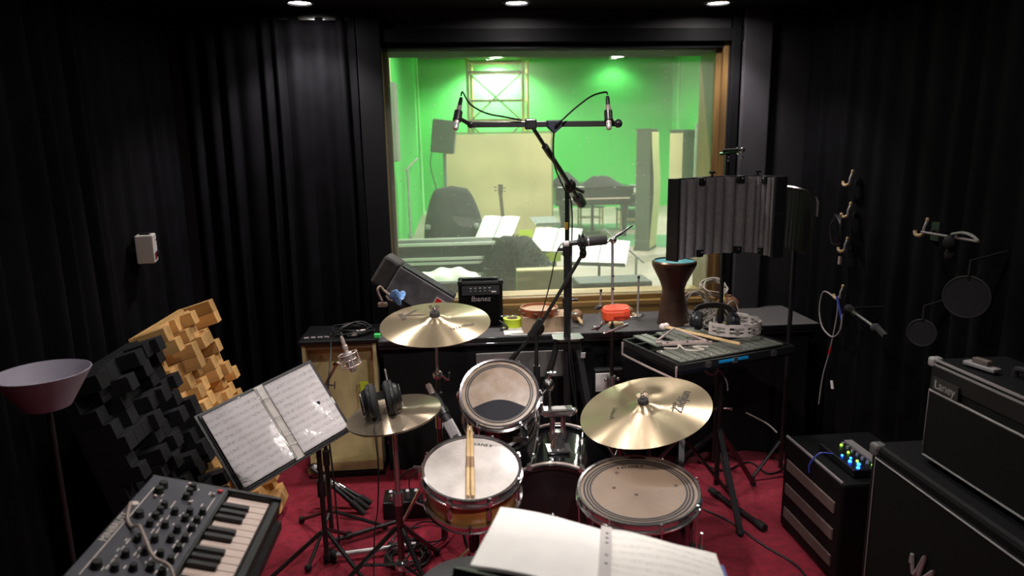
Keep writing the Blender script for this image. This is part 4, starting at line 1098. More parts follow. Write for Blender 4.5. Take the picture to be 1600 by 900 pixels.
cable('thin black cable drooping from the horizontal microphone to the bench', [fr @ V((0, 0, -.065)), GY(876, 383, 3.02), GY(868, 400, 3.03), GY(860, 440, 3.04), GY(848, 485, 3.05), GY(838, 520, 3.03), GY(836, 560, 3.03), (sx-.03, sy-.06, .3), (sx-.05, sy-.1, .02)], .003)

# ---- things on the bench
zt = ZS+.001
def hoopjingle(par, c, r, n, m, zc, ang=0.):
    for k in range(n):
        a = ang+2*PI*k/n
        q = frame(V(c)+V((r*cos(a), r*sin(a), zc)), (0, 0, 1))
        j = B(q).lathe([(0, .004), (.004, .004), (.016, .001), (.0165, 0), (.0165, -.001), (.004, .0025), (0, .0025)], n=12).build('jingle', CHR, par)
        copy_part(j, q @ T(0, 0, -.008) @ RX(PI))
# cardboard box and tambourine
bxc = V((.503, 3.67, zt))
t = thing('cardboard_box', 'small flat tan cardboard box under the wooden tambourine', 'box', bxc)
B().box(bxc+V((0, 0, .042)), (.26, .16, .084)).build('carton', CARD, t, bevel=.002, sm=0)
B().box(bxc+V((0, 0, .085)), (.262, .162, .003)).build('lid', CARD, t, sm=0)
tc_ = bxc+V((-.035, .0, .088))
t = thing('tambourine', 'round red-brown wooden tambourine with jingles on the cardboard box', 'tambourine', tc_)
B(T(tc_)).lathe([(.098, 0), (.104, 0), (.104, .038), (.098, .038)], n=44, close=True).build('frame', TWOOD, t, sm=50)
B(T(tc_)).lathe([(0, .024), (.098, .024), (.098, .022), (0, .022)], n=36).build('skin', mat('tambourine_skin', (.55, .38, .24), .6, var=.1), t)
hoopjingle(t, tc_, .101, 9, CHR, .020, .2)
tc2 = V((.30, 3.78, zt))
pp = thing('paper_sheet', 'white sheet of paper under the yellow tape roll', 'paper', (.335, 3.70, zt))
B().box((.338, 3.69, zt+.001), (.14, .24, .0015)).build('sheet', PAPER, pp, sm=0)
tp = V((.326, 3.745, zt+.003))
t = thing('tape_roll', 'roll of neon yellow tape lying beside the small amplifier', 'tape', tp)
B(T(tp)).lathe([(.033, 0), (.052, 0), (.052, .046), (.033, .046)], n=36, close=True).build('tape', NEON, t, sm=50)
B(T(tp)).lathe([(.030, -.0), (.033, -.0), (.033, .046), (.030, .046)], n=30, close=True).build('core', CARD, t, sm=50)
tag(B().box((.45, 3.572, zt+.001), (.30, .03, .0015)).build('paper_strip', PAPER, sm=0), 'thin white paper strip along the bench edge before the cardboard box', 'paper')
# maracas
def maraca(label, c, d, R=.036):
    d = V(d).normalized(); c = V(c)
    fr = frame(c, d)
    t = thing('maraca', label, 'maraca', fr)
    B(fr).ball((0, 0, 0), R, 18, (1, 1, 1.15)).build('gourd', GOURD, t)
    B(fr).lathe([(0, R*.95), (.012, R*1.0), (.009, R*1.3), (.011, R*2.2), (.007, R*2.9), (0, R*3.0)], n=12).build('handle', CORK, t)
maraca('brown maraca with pale handle beside the tambourine box', (.70, 3.79, zt+.037), (.12, -1, -.22), .036)
maraca('brown maraca lying behind the red block', (.93, 3.86, zt+.036), (.7, -.7, -.15), .034)
maraca('brown maraca with pale handle left of the goblet drum', (1.01, 3.84, zt+.036), (.55, -.8, -.2), .034)
# wooden shaker and small hardware behind the red block
t = thing('wooden_shaker', 'small turned wooden shaker below the red block', 'shaker', (.88, 3.64, zt))
fr = frame((.85, 3.64, zt+.018), (1, .1, 0))
B(fr).lathe([(0, 0), (.014, .0), (.017, .02), (.017, .045), (.012, .055), (0, .055)], n=14).build('barrel', CORK, t)
B(fr).lathe([(0, .055), (.009, .055), (.011, .075), (.009, .085), (0, .085)], n=12).build('knob', CORK, t)
# goblet drum
gd = V((1.225, 3.68, zt))
t = thing('goblet_drum', 'dark copper goblet drum with teal head on the bench', 'drum', gd)
B(T(gd)).lathe([(.082, 0), (.086, .004), (.082, .02), (.078, .05), (.070, .12), (.062, .185), (.063, .205), (.075, .24), (.10, .29), (.118, .325), (.121, .34), (.115, .35), (.108, .352), (.108, .335), (.06, .2), (.076, .02)], n=48, close=True).build('shell', DKWOOD, t)
B(T(gd)).lathe([(.111, .338), (.1225, .338), (.1225, .352), (.116, .360), (.111, .358)], n=48, close=True).build('rim', mat('copper_rim', (.16, .085, .06), .3, .7), t)
B(T(gd)).lathe([(0, .352), (.111, .352), (.111, .348), (0, .348)], n=40).build('skin', TEAL, t)
wb = V((1.17, 3.86, zt))
# coil of white rope
def coil(b, c, r, turns, seed, tilt, squash=.5, dz=.004, N=22, zs=.6):
    rnd = random.Random(seed); pts = []
    for k in range(turns):
        rr = r*rnd.uniform(.82, 1.12); ox, oy = rnd.uniform(-.012, .012), rnd.uniform(-.012, .012); tl = tilt+rnd.uniform(-.12, .12); ph = rnd.uniform(0, 6)
        for i in range(N):
            a = 2*PI*i/N
            p = V((rr*cos(a), rr*sin(a), .012*sin(2*a+ph)+k*dz))
            p = MX.Rotation(tl, 3, 'X') @ p
            pts.append(V(c)+p+V((ox, oy, 0)))
    return pts
t = thing('rope_bundle', 'tangled bundle of off-white cord beside the goblet drum', 'cord', (1.42, 3.72, zt))
B().tube(coil(B(), (1.385, 3.74, zt+.078), .072, 8, 5, 1.0, dz=.005), .0042, 6).build('coil', ROPE, t)
B().tube(coil(B(), (1.50, 3.80, zt+.165), .075, 5, 8, .45, dz=.005), .0042, 6).build('coil', ROPE, t)
B().tube([(1.40, 3.68, zt+.05), (1.30, 3.62, zt+.01), (1.27, 3.61, zt+.006), (1.33, 3.60, zt+.006), (1.42, 3.62, zt+.03), (1.46, 3.66, zt+.06), (1.43, 3.60, zt+.008), (1.38, 3.59, zt+.006), (1.40, 3.62, zt+.03), (1.50, 3.66, zt+.07), (1.60, 3.74, zt+.10), (1.63, 3.72, zt+.03)], .0042, 6, sm=7).build('loose_loop', ROPE, t)
for k in range(6):
    x = 1.40+.018*k; B().tube([(x, 3.69, zt+.13-.01*k), (x+.025, 3.655, zt+.075), (x+.02+.006*k, 3.62, zt+.02), (x+.05, 3.60, zt+.006)], .0042, 6, sm=5).build('strand', ROPE, t)
B().tube([(1.52, 3.74, zt+.17), (1.52, 3.68, zt+.13), (1.47, 3.645, zt+.08), (1.47, 3.61, zt+.02), (1.52, 3.60, zt+.006)], .0042, 6, sm=6).build('yellow_strand', YEL, t)
t = thing('coconut_shaker', 'round brown coconut shaker behind the cord bundle', 'shaker', (1.60, 3.80, zt))
B().ball((1.60, 3.82, zt+.058), .062, 20, (1.1, 1, .93)).build('shell', mat('coconut', (.26, .13, .06), .55, var=.35, vs=30), t)
B().lathe([(0, .0), (.02, 0), (.022, .006), (0, .008)], T(1.60, 3.82, zt+.112), 14).build('cap', GOURD, t)
# small practice amplifier
ac = V((.153, 3.83, zt))
t = thing('practice_amplifier', 'small black guitar practice amplifier on the bench with white lettering', 'amplifier', ac)
B().box(ac+V((0, 0, .135)), (.245, .17, .25)).build('cabinet', TOLEX, t, bevel=.012, sm=0)
B().box(ac+V((0, -.084, .100)), (.205, .012, .155)).build('grille', GRILL, t, bevel=.004, sm=0)
pn = T(ac+V((0, -.089, .213))) @ RX(rad(-12))
B(pn).box((0, 0, 0), (.21, .008, .052)).build('control_panel', BLK, t, sm=0, bevel=.002)
for k in range(5):
    B(pn).cyl((-.055+.026*k, -.004, -.004), (-.055+.026*k, -.016, -.004), .0065, n=10).build('knob', BLKM, t)
    B(pn).box((-.055+.026*k, -.0165, -.001), (.0016, .001, .007)).build('knob_mark', WHITEP, t, sm=0)
    B(pn).box((-.055+.026*k, -.0045, .014), (.012, .001, .003)).build('panel_print', WHITEP, t, sm=0)
B(pn).box((.072, -.0045, -.008), (.026, .001, .008)).build('label_plate', WHITEP, t, sm=0)
txt('Ibanez', .042, frame(ac+V((0, -.0915, .166)), (0, -1, 0), (1, 0, 0)), WHITEP, t, shear=.1)
h = B().box(ac+V((-.0, -.02, .268)), (.17, .03, .012)).build('handle', BLK, t, bevel=.004, sm=0)
for s in (-1, 1): B().box(ac+V((s*.085, -.02, .265)), (.03, .036, .018)).build('handle_end', BLKM, h, bevel=.003, sm=0)
for sx_ in (-1, 1):
    for zz in (.012, .256):
        B().box(ac+V((sx_*.115, -.076, zz)), (.024, .026, .024)).build('corner_guard', BLKM, t, bevel=.005, sm=0)
for sx_ in (-1, 1):
    for sy_ in (-1, 1): B().cyl(ac+V((sx_*.09, sy_*.055, 0)), ac+V((sx_*.09, sy_*.055, .012)), .012).build('foot', RUB, t)
tag(B().tube([ac+V((.10, -.10, .04)), ac+V((.125, -.13, .025)), ac+V((.14, -.15, .008)), ac+V((.10, -.17, .006))], .006, 6, sm=5).build('plug_lead', CABLE), 'short black lead beside the small amplifier', 'cable')
# soft gear bag leaning in the window corner
A0 = V((-.315, 3.83, 1.05)); A1 = V((-.045, 3.80, .875))
ax = (A1-A0).normalized()
fr = frame(A0, ax, (0, -1, 0))          # x towards the room, y across
t = thing('gear_bag', 'grey-black nylon bag leaning against the window corner beside the small amplifier', 'bag', (-.15, 3.82, zt))
Lb = (A1-A0).length+.02
B(fr).prism([(-.085, -.085), (.085, -.085), (.085, .075), (-.085, .075)], -.0, Lb).build('body', BAGF, t, bevel=.012, sm=0)
upd = 1 if (fr.to_3x3() @ V((0, 1, 0))).z > 0 else -1
B(fr).box((.088, 0, Lb/2), (.012, .155, Lb)).build('top_flap', BAGL, t, bevel=.004, sm=0)
B(fr).prism([(-.09, -.09), (.09, -.09), (.09, .085), (-.09, .085)], -.10, .0).build('end_cap', mat('brown_grey_nylon', (.06, .054, .052), .85, var=.3, vs=25), t, bevel=.015, sm=0)
B(fr).box((.0955, upd*.02, Lb*.84), (.004, .04, .07)).build('label', WHITEP, t, sm=0)
B(fr).box((.0975, upd*.022, Lb*.80), (.003, .028, .03)).build('label_mark', RED, t, sm=0)
B(fr).box((.08, upd*.087, Lb/2), (.006, .004, Lb*.96)).build('zip', BLKM, t, sm=0)
B().box((-.24, 3.86, zt+.095), (.24, .22, .19), RY(rad(0))).build('lower_pocket', BAGF, t, bevel=.02, sm=0)
# cable and blue cloth under the bag
t = thing('strap_tangle', 'brown strap and pale cable tangle in the corner under the gear bag', 'strap', (-.35, 3.70, zt))
B().tube([GY(597, 470, 3.68), GY(592, 460, 3.68), GY(590, 452, 3.68), GY(594, 448, 3.69), GY(600, 454, 3.69), GY(608, 460, 3.68), GY(616, 466, 3.66)], .007, 6, sm=6).build('pale_strap', mat('tan_strap', (.36, .26, .2), .7), t)
B().tube([GY(603, 462, 3.67), GY(610, 470, 3.66), GY(622, 469, 3.66), GY(632, 466, 3.67)], .007, 6, sm=6).build('brown_strap', mat('brown_strap', (.13, .08, .06), .7), t)
B().box(GY(598, 476, 3.69), (.05, .03, .025)).build('buckle', MATS['tan_strap'], t, bevel=.006, sm=0)
B().box((-.33, 3.70, zt+.02), (.14, .06, .04)).build('pouch', BAGF, t, bevel=.01, sm=0)
p = GY(621, 464, 3.63)
def rag(u, v):
    a = 2*PI*u; r = .004+.034*v; return (p.x+r*cos(a)*(1+.3*sin(3*a)), p.y-.012+.02*v*sin(2*a), p.z+r*sin(a)*(1+.25*sin(4*a))+.004*sin(9*a))
tag(B().grid(28, 6, rag, th=(0, .012, 0)).build('blue_cloth', BLUE, sm=70), 'small crumpled blue cloth at the corner of the bench', 'cloth')

# ---- beige open-front box with black top
g0, g1 = -.80, -.415
t = thing('beige_box', 'tall open beige box with black top and neon taped panel inside', 'box', ((g0+g1)/2, 3.72, 0))
W_ = g1-g0
for x in (g0+.009, g1-.009): B().box((x, 3.72, .385), (.018, .30, .73)).build('side_panel', BEIGE, t, sm=0)
B().box(((g0+g1)/2, 3.72, .758), (W_+.03, .33, .022)).build('top', BLK, t, bevel=.004, sm=0)
B().box(((g0+g1)/2, 3.655, .385), (W_-.036, .012, .73)).build('back_panel', BEIGE, t, sm=0)
B().box(((g0+g1)/2, 3.578, .735), (W_-.036, .014, .03)).build('top_rail', mat('brown_rail', (.12, .065, .03), .7), t, sm=0)
B().box(((g0+g1)/2, 3.61, .055), (W_-.036, .08, .05)).build('bottom_ledge', BEIGED, t, sm=0)
B().box(((g0+g1)/2, 3.70, .012), (W_+.02, .30, .024)).build('plinth', BLK, t, sm=0)
px0, px1 = GY(558, 600, 3.64), GY(604, 672, 3.64)
B().box(((px0.x+g1-.02)/2, 3.643, (px0.z+px1.z)/2), (g1-.02-px0.x, .012, px0.z-px1.z)).build('inner_flap', BEIGED, t, sm=0)
for zz in (px0.z, px1.z): B().box(((px0.x+g1-.02)/2, 3.636, zz), (g1-.02-px0.x, .006, .006)).build('flap_edge', BEIGEL, t, sm=0)
tp_ = GY(567, 600, 3.63)
B().box((tp_.x+.006, 3.632, (px0.z+px1.z)/2), (.042, .003, px0.z-px1.z+.03)).build('tape', NEON, t, sm=0)
# on its top
zt2 = .77
tag(B().tube(coil(B(), (-.545, 3.70, zt2+.006), .10, 6, 3, .0, dz=.004), .0048, 6).build('cable_coil', CABLE), 'coiled black cable with silver plugs on the beige box', 'cable')
for k, (x, y, a) in enumerate(((-.565, 3.605, 5), (-.52, 3.625, 25))):
    q = frame((x, y, zt2+.012+.014*k), (cos(rad(a)), sin(rad(a)), 0)); pl = thing('cable_plug', 'silver cable plug lying on the black coil, ' + ('the lower one' if k == 0 else 'the upper one'), 'plug', q)
    B(q).lathe([(0, 0), (.007, .0), (.008, .01), (.008, .045), (.005, .05), (0, .05)], n=12).build('barrel', NICK, pl); B(q).lathe([(.0082, .012), (.0084, .013), (.0084, .02), (.0082, .021)], n=12).build('ring', CHR, pl)
tag(B().box((-.405, 3.575, zt2+.012), (.035, .03, .022)).build('green_tape', GRN, bevel=.004, sm=0), 'small block of green tape at the corner of the beige box', 'tape')
t = thing('plug_adapter', 'row of small pale connectors at the back edge of the beige box', 'connector', (-.72, 3.62, zt2))
for k in range(4): B().cyl((-.79+.035*k, 3.60+.004*k, zt2+.006), (-.765+.035*k, 3.605, zt2+.006), .006, n=8).build('connector', SILV, t)

# ---- skyline diffusers leaning on the left curtain
def diffuser(label, y0, y1, xb, xt, H, m, seed, cell=.057, off=0.):
    base = V((xb, y0, .0)); upv = V((xt-xb, 0, H)).normalized(); yv = V((0, 1, 0)); n = yv.cross(upv).normalized()
    if n.x < 0: n = -n
    fr = MX.Identity(4)
    for i in range(3): fr[i][0], fr[i][1], fr[i][2], fr[i][3] = n[i], yv[i], upv[i], base[i]   # x out of the panel, y along, z up
    Ls = V((xt-xb, 0, H)).length
    t = thing('skyline_diffuser', label, 'diffuser', fr)
    B(fr).box((.009, (y1-y0)/2, Ls/2), (.018, y1-y0, Ls)).build('back_board', m, t, sm=0)
    rnd = random.Random(seed); ny = int((y1-y0)/cell); nz = int(Ls/cell)
    lens = [.03, .055, .08, .105, .13, .155]
    proto = {}
    for j in range(nz):
        for i in range(ny):
            L = rnd.choice(lens)
            f2 = fr @ T(.018, (i+.5)*(y1-y0)/ny, (j+.5)*Ls/nz)
            if L not in proto:
                proto[L] = B(f2).box((L/2, 0, 0), ((L), (y1-y0)/ny-.0015, Ls/nz-.0015)).build('block', m, t, fr=f2, bevel=.0012, sm=0)
            else: copy_part(proto[L], f2)
    return t
diffuser('pine wood skyline diffuser of staggered blocks leaning on the curtain', 2.86, 3.40, -1.02, -1.33, 1.0, WBLK, 5)
diffuser('black skyline diffuser of staggered blocks leaning beside the pine one', 2.30, 2.84, -1.04, -1.33, .99, BBLK, 9)

# ---- floor lamp
lp = GD(70, 605, 2.02)
t = thing('floor_lamp', 'slim floor lamp with wide white upturned plastic bowl', 'floor lamp', (lp.x, lp.y, 0))
B(T(lp.x, lp.y, lp.z-.065)).lathe([(0, 0), (.045, 0), (.062, .006), (.125, .112), (.122, .113), (.06, .010), (.04, .006), (0, .006)], n=40).build('bowl_shade', LAMPW, t)
B(T(lp.x, lp.y, lp.z-.06)).lathe([(0, .02), (.016, .018), (.018, .004), (0, .004)], n=14).build('bulb_holder', WHITEP, t)
B().cyl((lp.x, lp.y, .02), (lp.x, lp.y, lp.z-.064), .009).build('pole', BLKM, t)
B(T(lp.x, lp.y, 0)).lathe([(0, 0), (.12, 0), (.12, .012), (.03, .022), (0, .022)], n=28).build('base', BLKM, t)

# ---- wall box on the left
wbx = GX(229, 388, XL+.09)
t = thing('wall_control_box', 'small white control box with red switch on the black curtain', 'control box', wbx-V((0, 0, .065)))
fr = T(wbx) @ RZ(rad(14))
B(fr).box((0, 0, 0), (.075, .105, .13)).build('housing', WHITEP, t, bevel=.006, sm=0)
q = fr
B(q).box((.0385, -.028, -.034), (.006, .018, .03)).build('red_switch', mat('dark_red_switch', (.25, .012, .012), .4), t, sm=0)
B(q).cyl((.037, .028, -.03), (.045, .028, -.03), .015).build('dial', BLK, t)
B(q).box((.0385, 0, -.03), (.004, .007, .026)).build('pointer', BLK, t, sm=0)
B(q).box((.0385, .025, .035), (.002, .02, .004)).build('printed_mark', INK, t, sm=0)
B(q).box((0, 0, .068), (.04, .05, .008)).build('mount_strap', BLK, t, sm=0)
B(fr).box((-.055, 0, 0), (.045, .03, .03)).build('wall_bracket', BLKM, t, sm=0)

# ---- synthesizer on a stand
sy0, sy1 = 1.33, 1.785
P0, P1 = V((-.815, 0, .905)), V((-.485, 0, .815))
dx = (P1-P0); Wd = dx.length; xv = dx.normalized()
fr = MX.Identity(4); yv = V((0, 1, 0)); zv = xv.cross(yv)
for i in range(3): fr[i][0], fr[i][1], fr[i][2], fr[i][3] = xv[i], yv[i], zv[i], P0[i]
fr = fr @ T(0, sy0, 0)
LS = sy1-sy0; pw = Wd*.60
t = thing('synthesizer', 'slate grey analogue synthesizer with knobs and ivory keys', 'synthesizer', fr)
B(fr).box((pw/2, LS/2, -.022), (pw, LS, .05)).build('body', BLK, t, bevel=.006, sm=0)
B(fr).box((pw/2, LS/2, .0045), (pw-.012, LS-.02, .004)).build('control_panel', PANEL, t, sm=0)
B(fr).box((pw+(Wd-pw)/2, LS/2, -.046), (Wd-pw, LS, .03)).build('key_tray', BLK, t, sm=0)
for s in (0.006, LS-.006): B(fr).box((Wd/2, s, -.022), (Wd, .014, .058)).build('end_cheek', BLK, t, bevel=.005, sm=0)
B(fr).box((Wd-.013, LS/2, -.026), (.026, LS, .05)).build('front_lip', BLK, t, bevel=.008, sm=0)
nk = 15; kw = (LS-.03)/nk; kx0, kx1 = pw+.002, Wd-.028
wk = B(fr).box(((kx0+kx1)/2, .015+kw/2, -.020), (kx1-kx0, kw-.0015, .02)).build('white_key', KEYW, t, fr=fr, bevel=.0015, sm=0)
for i in range(1, nk): copy_part(wk, fr @ T(0, i*kw, 0))
bk = None
for i in range(nk-1):
    if i % 7 in (2, 6): continue
    f2 = fr @ T(0, i*kw, 0)
    if bk is None: bk = B(f2).box((kx0+(kx1-kx0)*.31, .015+kw, -.006), ((kx1-kx0)*.62, kw*.55, .016)).build('black_key', BLK, t, fr=f2, bevel=.002, sm=0)
    else: copy_part(bk, f2)
def knob(x, y, r=.0095):
    f2 = fr @ T(x, y, .006)
    return B(f2).lathe([(0, 0), (r*1.1, 0), (r*.9, .006), (r*.8, .016), (0, .017)], n=14).build('knob', RUB, t, fr=f2)
kp = []
for x, ys in ((.048, (.40, .372, .255, .05)), (.085, (.31, .284, .258, .225, .16, .10, .05)), (.118, (.415, .39, .365, .29, .23, .17, .12, .06)), (.150, (.30, .27, .22, .18, .12, .07)), (.178, (.31, .27, .235, .19, .15, .105, .06))):
    for y in ys: knob(x, y, .0125 if x == .048 else .0095)
for x in (.030, .110, .182): B(fr).box((x, LS*.45, .007), (.0022, LS*.82 if x != .110 else LS*.45, .001)).build('panel_line', PRINT, t, sm=0)
txt('MINIBRUTE', .024, fr @ T(.018, .20, .007) @ RZ(PI/2), PRINT, t)
B(fr).lathe([(0, .007), (.009, .007), (.009, .008), (0, .008)], T(.018, .305, 0), 16).build('printed_disc', PRINT, t)
rnd = random.Random(4)
for k in range(46):
    x = rnd.choice((.062, .068, .100, .132, .136, .164)); y = rnd.uniform(.03, LS-.03)
    B(fr).box((x, y, .0068), (.003, rnd.uniform(.006, .016), .0006)).build('panel_print', PRINT, t, sm=0)
for x, y in ((.05, .345), (.135, .345), (.175, .40), (.105, .43)): B(fr).box((x, y, .010), (.008, .006, .01)).build('slider_cap', KEYW, t, bevel=.002, sm=0)
B(fr).box((.185, LS-.03, .009), (.012, .012, .008)).build('red_button', mat('red_button', (.42, .012, .018), .4), t, bevel=.002, sm=0)
tag(B().tube([fr @ V((.01, .30, .010)), fr @ V((.03, .235, .012)), fr @ V((.055, .20, .013)), fr @ V((.075, .185, .028)), fr @ V((.10, .15, .030)), fr @ V((.15, .08, .030)), fr @ V((.2, .05, .025)), fr @ V((.24, -.02, -.05)), fr @ V((.20, -.06, -.3))], .0042, 6, sm=6).build('patch_cable', mat('dusty_cable', (.30, .235, .20), .6)), 'pale cable lying across the synthesizer panel', 'cable')
ks = thing('keyboard_stand', 'black cross-legged stand under the synthesizer', 'keyboard stand', (-.65, 1.55, 0))
for y in (1.42, 1.70):
    B().bar((-.86, y, .02), (-.50, y, .745), .025).build('cross_leg', BLKM, ks, sm=0)
    B().bar((-.46, y+.028, .02), (-.80, y+.028, .825), .025).build('cross_leg', BLKM, ks, sm=0)
for x, z in ((-.50, .755), (-.80, .838)): B().bar((x, 1.36, z), (x, 1.76, z), .03, .022).build('support_bar', BLKM, ks, sm=0)
for x in (-.86, -.46): B().bar((x, 1.36, .015), (x, 1.78, .015), .028).build('floor_bar', RUB, ks, sm=0)

# ---- music stand with ring binder of scores
c = V((-.67, 2.526, .745)); xa, ya = V((.694, .699, .171)), V((-.503, .301, .81))
fr = frame(c, V((.515, -.648, .561)), xa)
ms = thing('music_stand', 'black music stand with a tilted open binder before the pine diffuser', 'music stand', (-.53, 2.65, 0))
B(fr).box((0, .0, -.018), (.50, .33, .006)).build('desk', BLKM, ms, bevel=.002, sm=0)
B(fr).box((0, -.166, -.002), (.50, .006, .035)).build('ledge', BLKM, ms, sm=0)
hub = fr @ V((.17, -.02, -.04))
B().box(hub, (.05, .05, .08)).build('tilt_head', BLKM, ms, bevel=.006, sm=0)
B().cyl((hub.x, hub.y, .08), hub, .011).build('pole', BLKM, ms)
B().cyl((hub.x, hub.y, .36), (hub.x, hub.y, .43), .018).build('clutch', BLKM, ms)
tripod(ms, hub.x, hub.y, .20, .28, BLKM, 200, None, .009)
bn = thing('ring_binder', 'open ring binder with printed scores in shiny plastic sleeves', 'binder', fr)
B(fr).box((0, 0, -.011), (.475, .322, .005)).build('cover', mat('black_cover', (.015, .015, .017), .5), bn, bevel=.002, sm=0)
B(fr).box((0, 0, -.004), (.036, .318, .006)).build('spine_strip', mat('dirty_white', (.55, .51, .47), .5, var=.15, vs=30), bn, sm=0)
for s in (-1, 1):
    q = fr @ T(s*.125, 0, .0)
    B(q).grid(8, 6, lambda u, v: (-.105+.21*u, -.148+.297*v, .003*sin(PI*u)), th=(0, 0, -.003)).build('score_page', SHEET, bn, fr=q, sm=80)
    B(q).grid(16, 12, lambda u, v: (-.108+.220*u, -.153+.306*v, .0045+.003*sin(PI*u)+.0012*sin(9*u+4*v)), ).build('plastic_sleeve', SLEEVE, bn, fr=q, sm=80)
    B(q).tube([(-.108, -.152, .004), (.112, -.152, .004), (.112, .152, .004), (-.108, .152, .004)], .0011, 4, closed=True).build('sleeve_edge', INK, bn)
for y in (-.10, -.06, .02, .10):
    B(fr).tube([(-.02, y, 0), (-.012, y, .012), (0, y, .015), (.012, y, .012), (.02, y, 0)], .0016, 5, sm=3).build('ring', STEEL, bn)

# ---- foreground score on a stand
c = V((.265, 1.147, .985)); xa, ya, na = V((.953, -.265, -.147)), V((.234, .952, -.199)), V((.193, .155, .969))
fr = frame(c, na, xa)
ms = thing('music_stand', 'low flat music stand holding the large white score behind the drums', 'music stand', (.25, 1.15, 0))
B(fr).box((0, -.01, -.022), (.44, .32, .005)).build('desk', BLKM, ms, bevel=.002, sm=0)
B(fr).box((0, -.182, -.008), (.50, .005, .03)).build('ledge', BLKM, ms, sm=0)
hb = fr @ V((0, -.02, -.03))
B().cyl((hb.x, hb.y, .08), hb, .012).build('pole', BLKM, ms)
B().cyl((hb.x, hb.y, .5), (hb.x, hb.y, .58), .018).build('clutch', BLKM, ms)
tripod(ms, hb.x, hb.y, .2, .26, BLKM, 30, None, .009)
sh = thing('score_binder', 'large white score in plastic sleeves lying open behind the drums', 'sheet music', fr)
for s in (-1, 1):
    q = fr @ T(s*.115, 0, 0)
    B(q).grid(18, 12, lambda u, v, s=s: (-.112+.224*u, -.155+.31*v+(.006*sin(7*u+1) if s > 0 else 0)*(v), .004+.006*sin(PI*u)+.0025*sin(5*u+7*v)*(1 if s > 0 else .6)), th=(0, 0, -.006)).build('page', SHEETF if s > 0 else mat('creased_paper', (.86, .83, .80), .6, var=.05, vs=12, bump=.4, bs=14, bd=.01), sh, fr=q, sm=80)
B(fr).box((.0, 0, .010), (.022, .312, .004)).build('punched_strip', mat('grey_strip', (.55, .51, .50), .5), sh, sm=0)
for y in (.115, .088, .062, .0, -.04): B(fr).ball((.002, y, .0125), .0035, 8, (1, 1, .3)).build('punch_hole', INK, sh)
B(fr).box((.13, -.01, -.014), (.225, .31, .004)).build('blue_folder', mat('dusty_blue', (.12, .16, .36), .5), sh, sm=0)

# ---- drum throne
t = thing('drum_throne', 'round black vinyl drum throne at the edge of the kit', 'stool', (.02, 1.765, 0))
th_c = V((.02, 1.765, 0))
B(T(th_c)).lathe([(0, .44), (.15, .44), (.172, .46), (.172, .50), (.15, .522), (0, .53)], n=40).build('seat', mat('black_vinyl', (.012, .012, .013), .4), t)
B(T(th_c)).lathe([(.172, .478), (.176, .480), (.176, .484), (.172, .486)], n=40, close=True).build('piping', RUB, t)
B().cyl((th_c.x, th_c.y, .1), (th_c.x, th_c.y, .44), .016).build('post', CHR, t)
tripod(t, th_c.x, th_c.y, .26, .22, CHR, 50, .12, .009)

# ---- condenser microphone with shock mount on the left
mc = GY(546, 562, 3.0)
bs = V((-.588, 2.93, 0))
t = thing('microphone_stand', 'slim boom stand holding the silver condenser microphone', 'microphone stand', bs)
el = GY(503, 612, 2.96); e2 = mc+V((-.055, -.0, -.012))
B().cyl((bs.x, bs.y, .05), (bs.x, bs.y, .40), .011).build('lower_pole', BLKM, t)
B().cyl((bs.x, bs.y, .38), (el.x, el.y, el.z), .0085).build('upper_pole', BLKM, t)
B().cyl((bs.x, bs.y, .37), (bs.x, bs.y, .44), .016).build('clutch', BLKM, t)
B().cyl(el, e2, .0065).build('boom_arm', mat('red_brown_tube', (.10, .035, .025), .4), t)
jt = el.lerp(e2, .25)
B().ball(jt+V((-.012, -.008, 0)), .011).cyl(jt, jt+V((.04, -.02, 0)), .004).cyl(jt+V((.04, -.02, -.018)), jt+V((.044, -.02, .018)), .003).build('boom_clamp', CHR, t)
B().cyl(e2-V((.012, 0, .012)), e2, .011).build('end_nut', BRASS, t)
tripod(t, bs.x, bs.y, .14, .24, BLKM, 15, None, .008)
ud = V((-.28, .05, 1)).normalized()
fr = frame(mc, ud, (1, 0, 0))
m = thing('condenser_microphone', 'silver condenser microphone hanging upside down in a wire shock mount', 'microphone', fr)
B(fr).lathe([(0, -.058), (.013, -.056), (.016, -.045), (.018, -.03), (.022, -.02), (.022, .03), (.015, .036), (0, .036)], n=20).build('body', STEEL, m)
B(fr).lathe([(0, .036), (.010, .036), (.010, .05), (.0125, .052), (.0125, .066), (.009, .07), (.009, .09), (.006, .112), (0, .113)], n=14).build('connector', NICK, m)
c_ = thing('shock_mount', 'silver wire cat-cradle shock mount beside the beige box', 'shock mount', fr)
for z, R in ((.028, .042), (-.028, .042)): B(fr).tor(T(0, 0, z), R, .0026, 20, 6).build('cradle_ring', NICK, c_)
B(fr).tor(T(0, 0, 0), .03, .003, 20, 6).build('inner_ring', NICK, c_)
for k in range(8):
    a = 2*PI*k/8; z = .028 if k % 2 else -.028
    B(fr).cyl((.042*cos(a), .042*sin(a), z), (.03*cos(a), .03*sin(a), 0), .0014, n=5).build('elastic', WCABLE, c_)
for k in range(4):
    a = 2*PI*k/4+.4; B(fr).cyl((.042*cos(a), .042*sin(a), -.034), (.042*cos(a), .042*sin(a), .034), .003, n=6).build('cradle_post', NICK, c_)
B().cyl(e2, fr @ V((-.040, 0, -.01)), .007).build('swivel', NICK, c_)
cable('black microphone lead rising from the silver condenser microphone onto the beige box', [fr @ V((0, 0, .112)), GY(536, 530, 3.02), GY(531, 519, 3.06), (-.60, 3.3, .86), (-.60, 3.58, .80), (-.58, 3.66, .785)], .003)
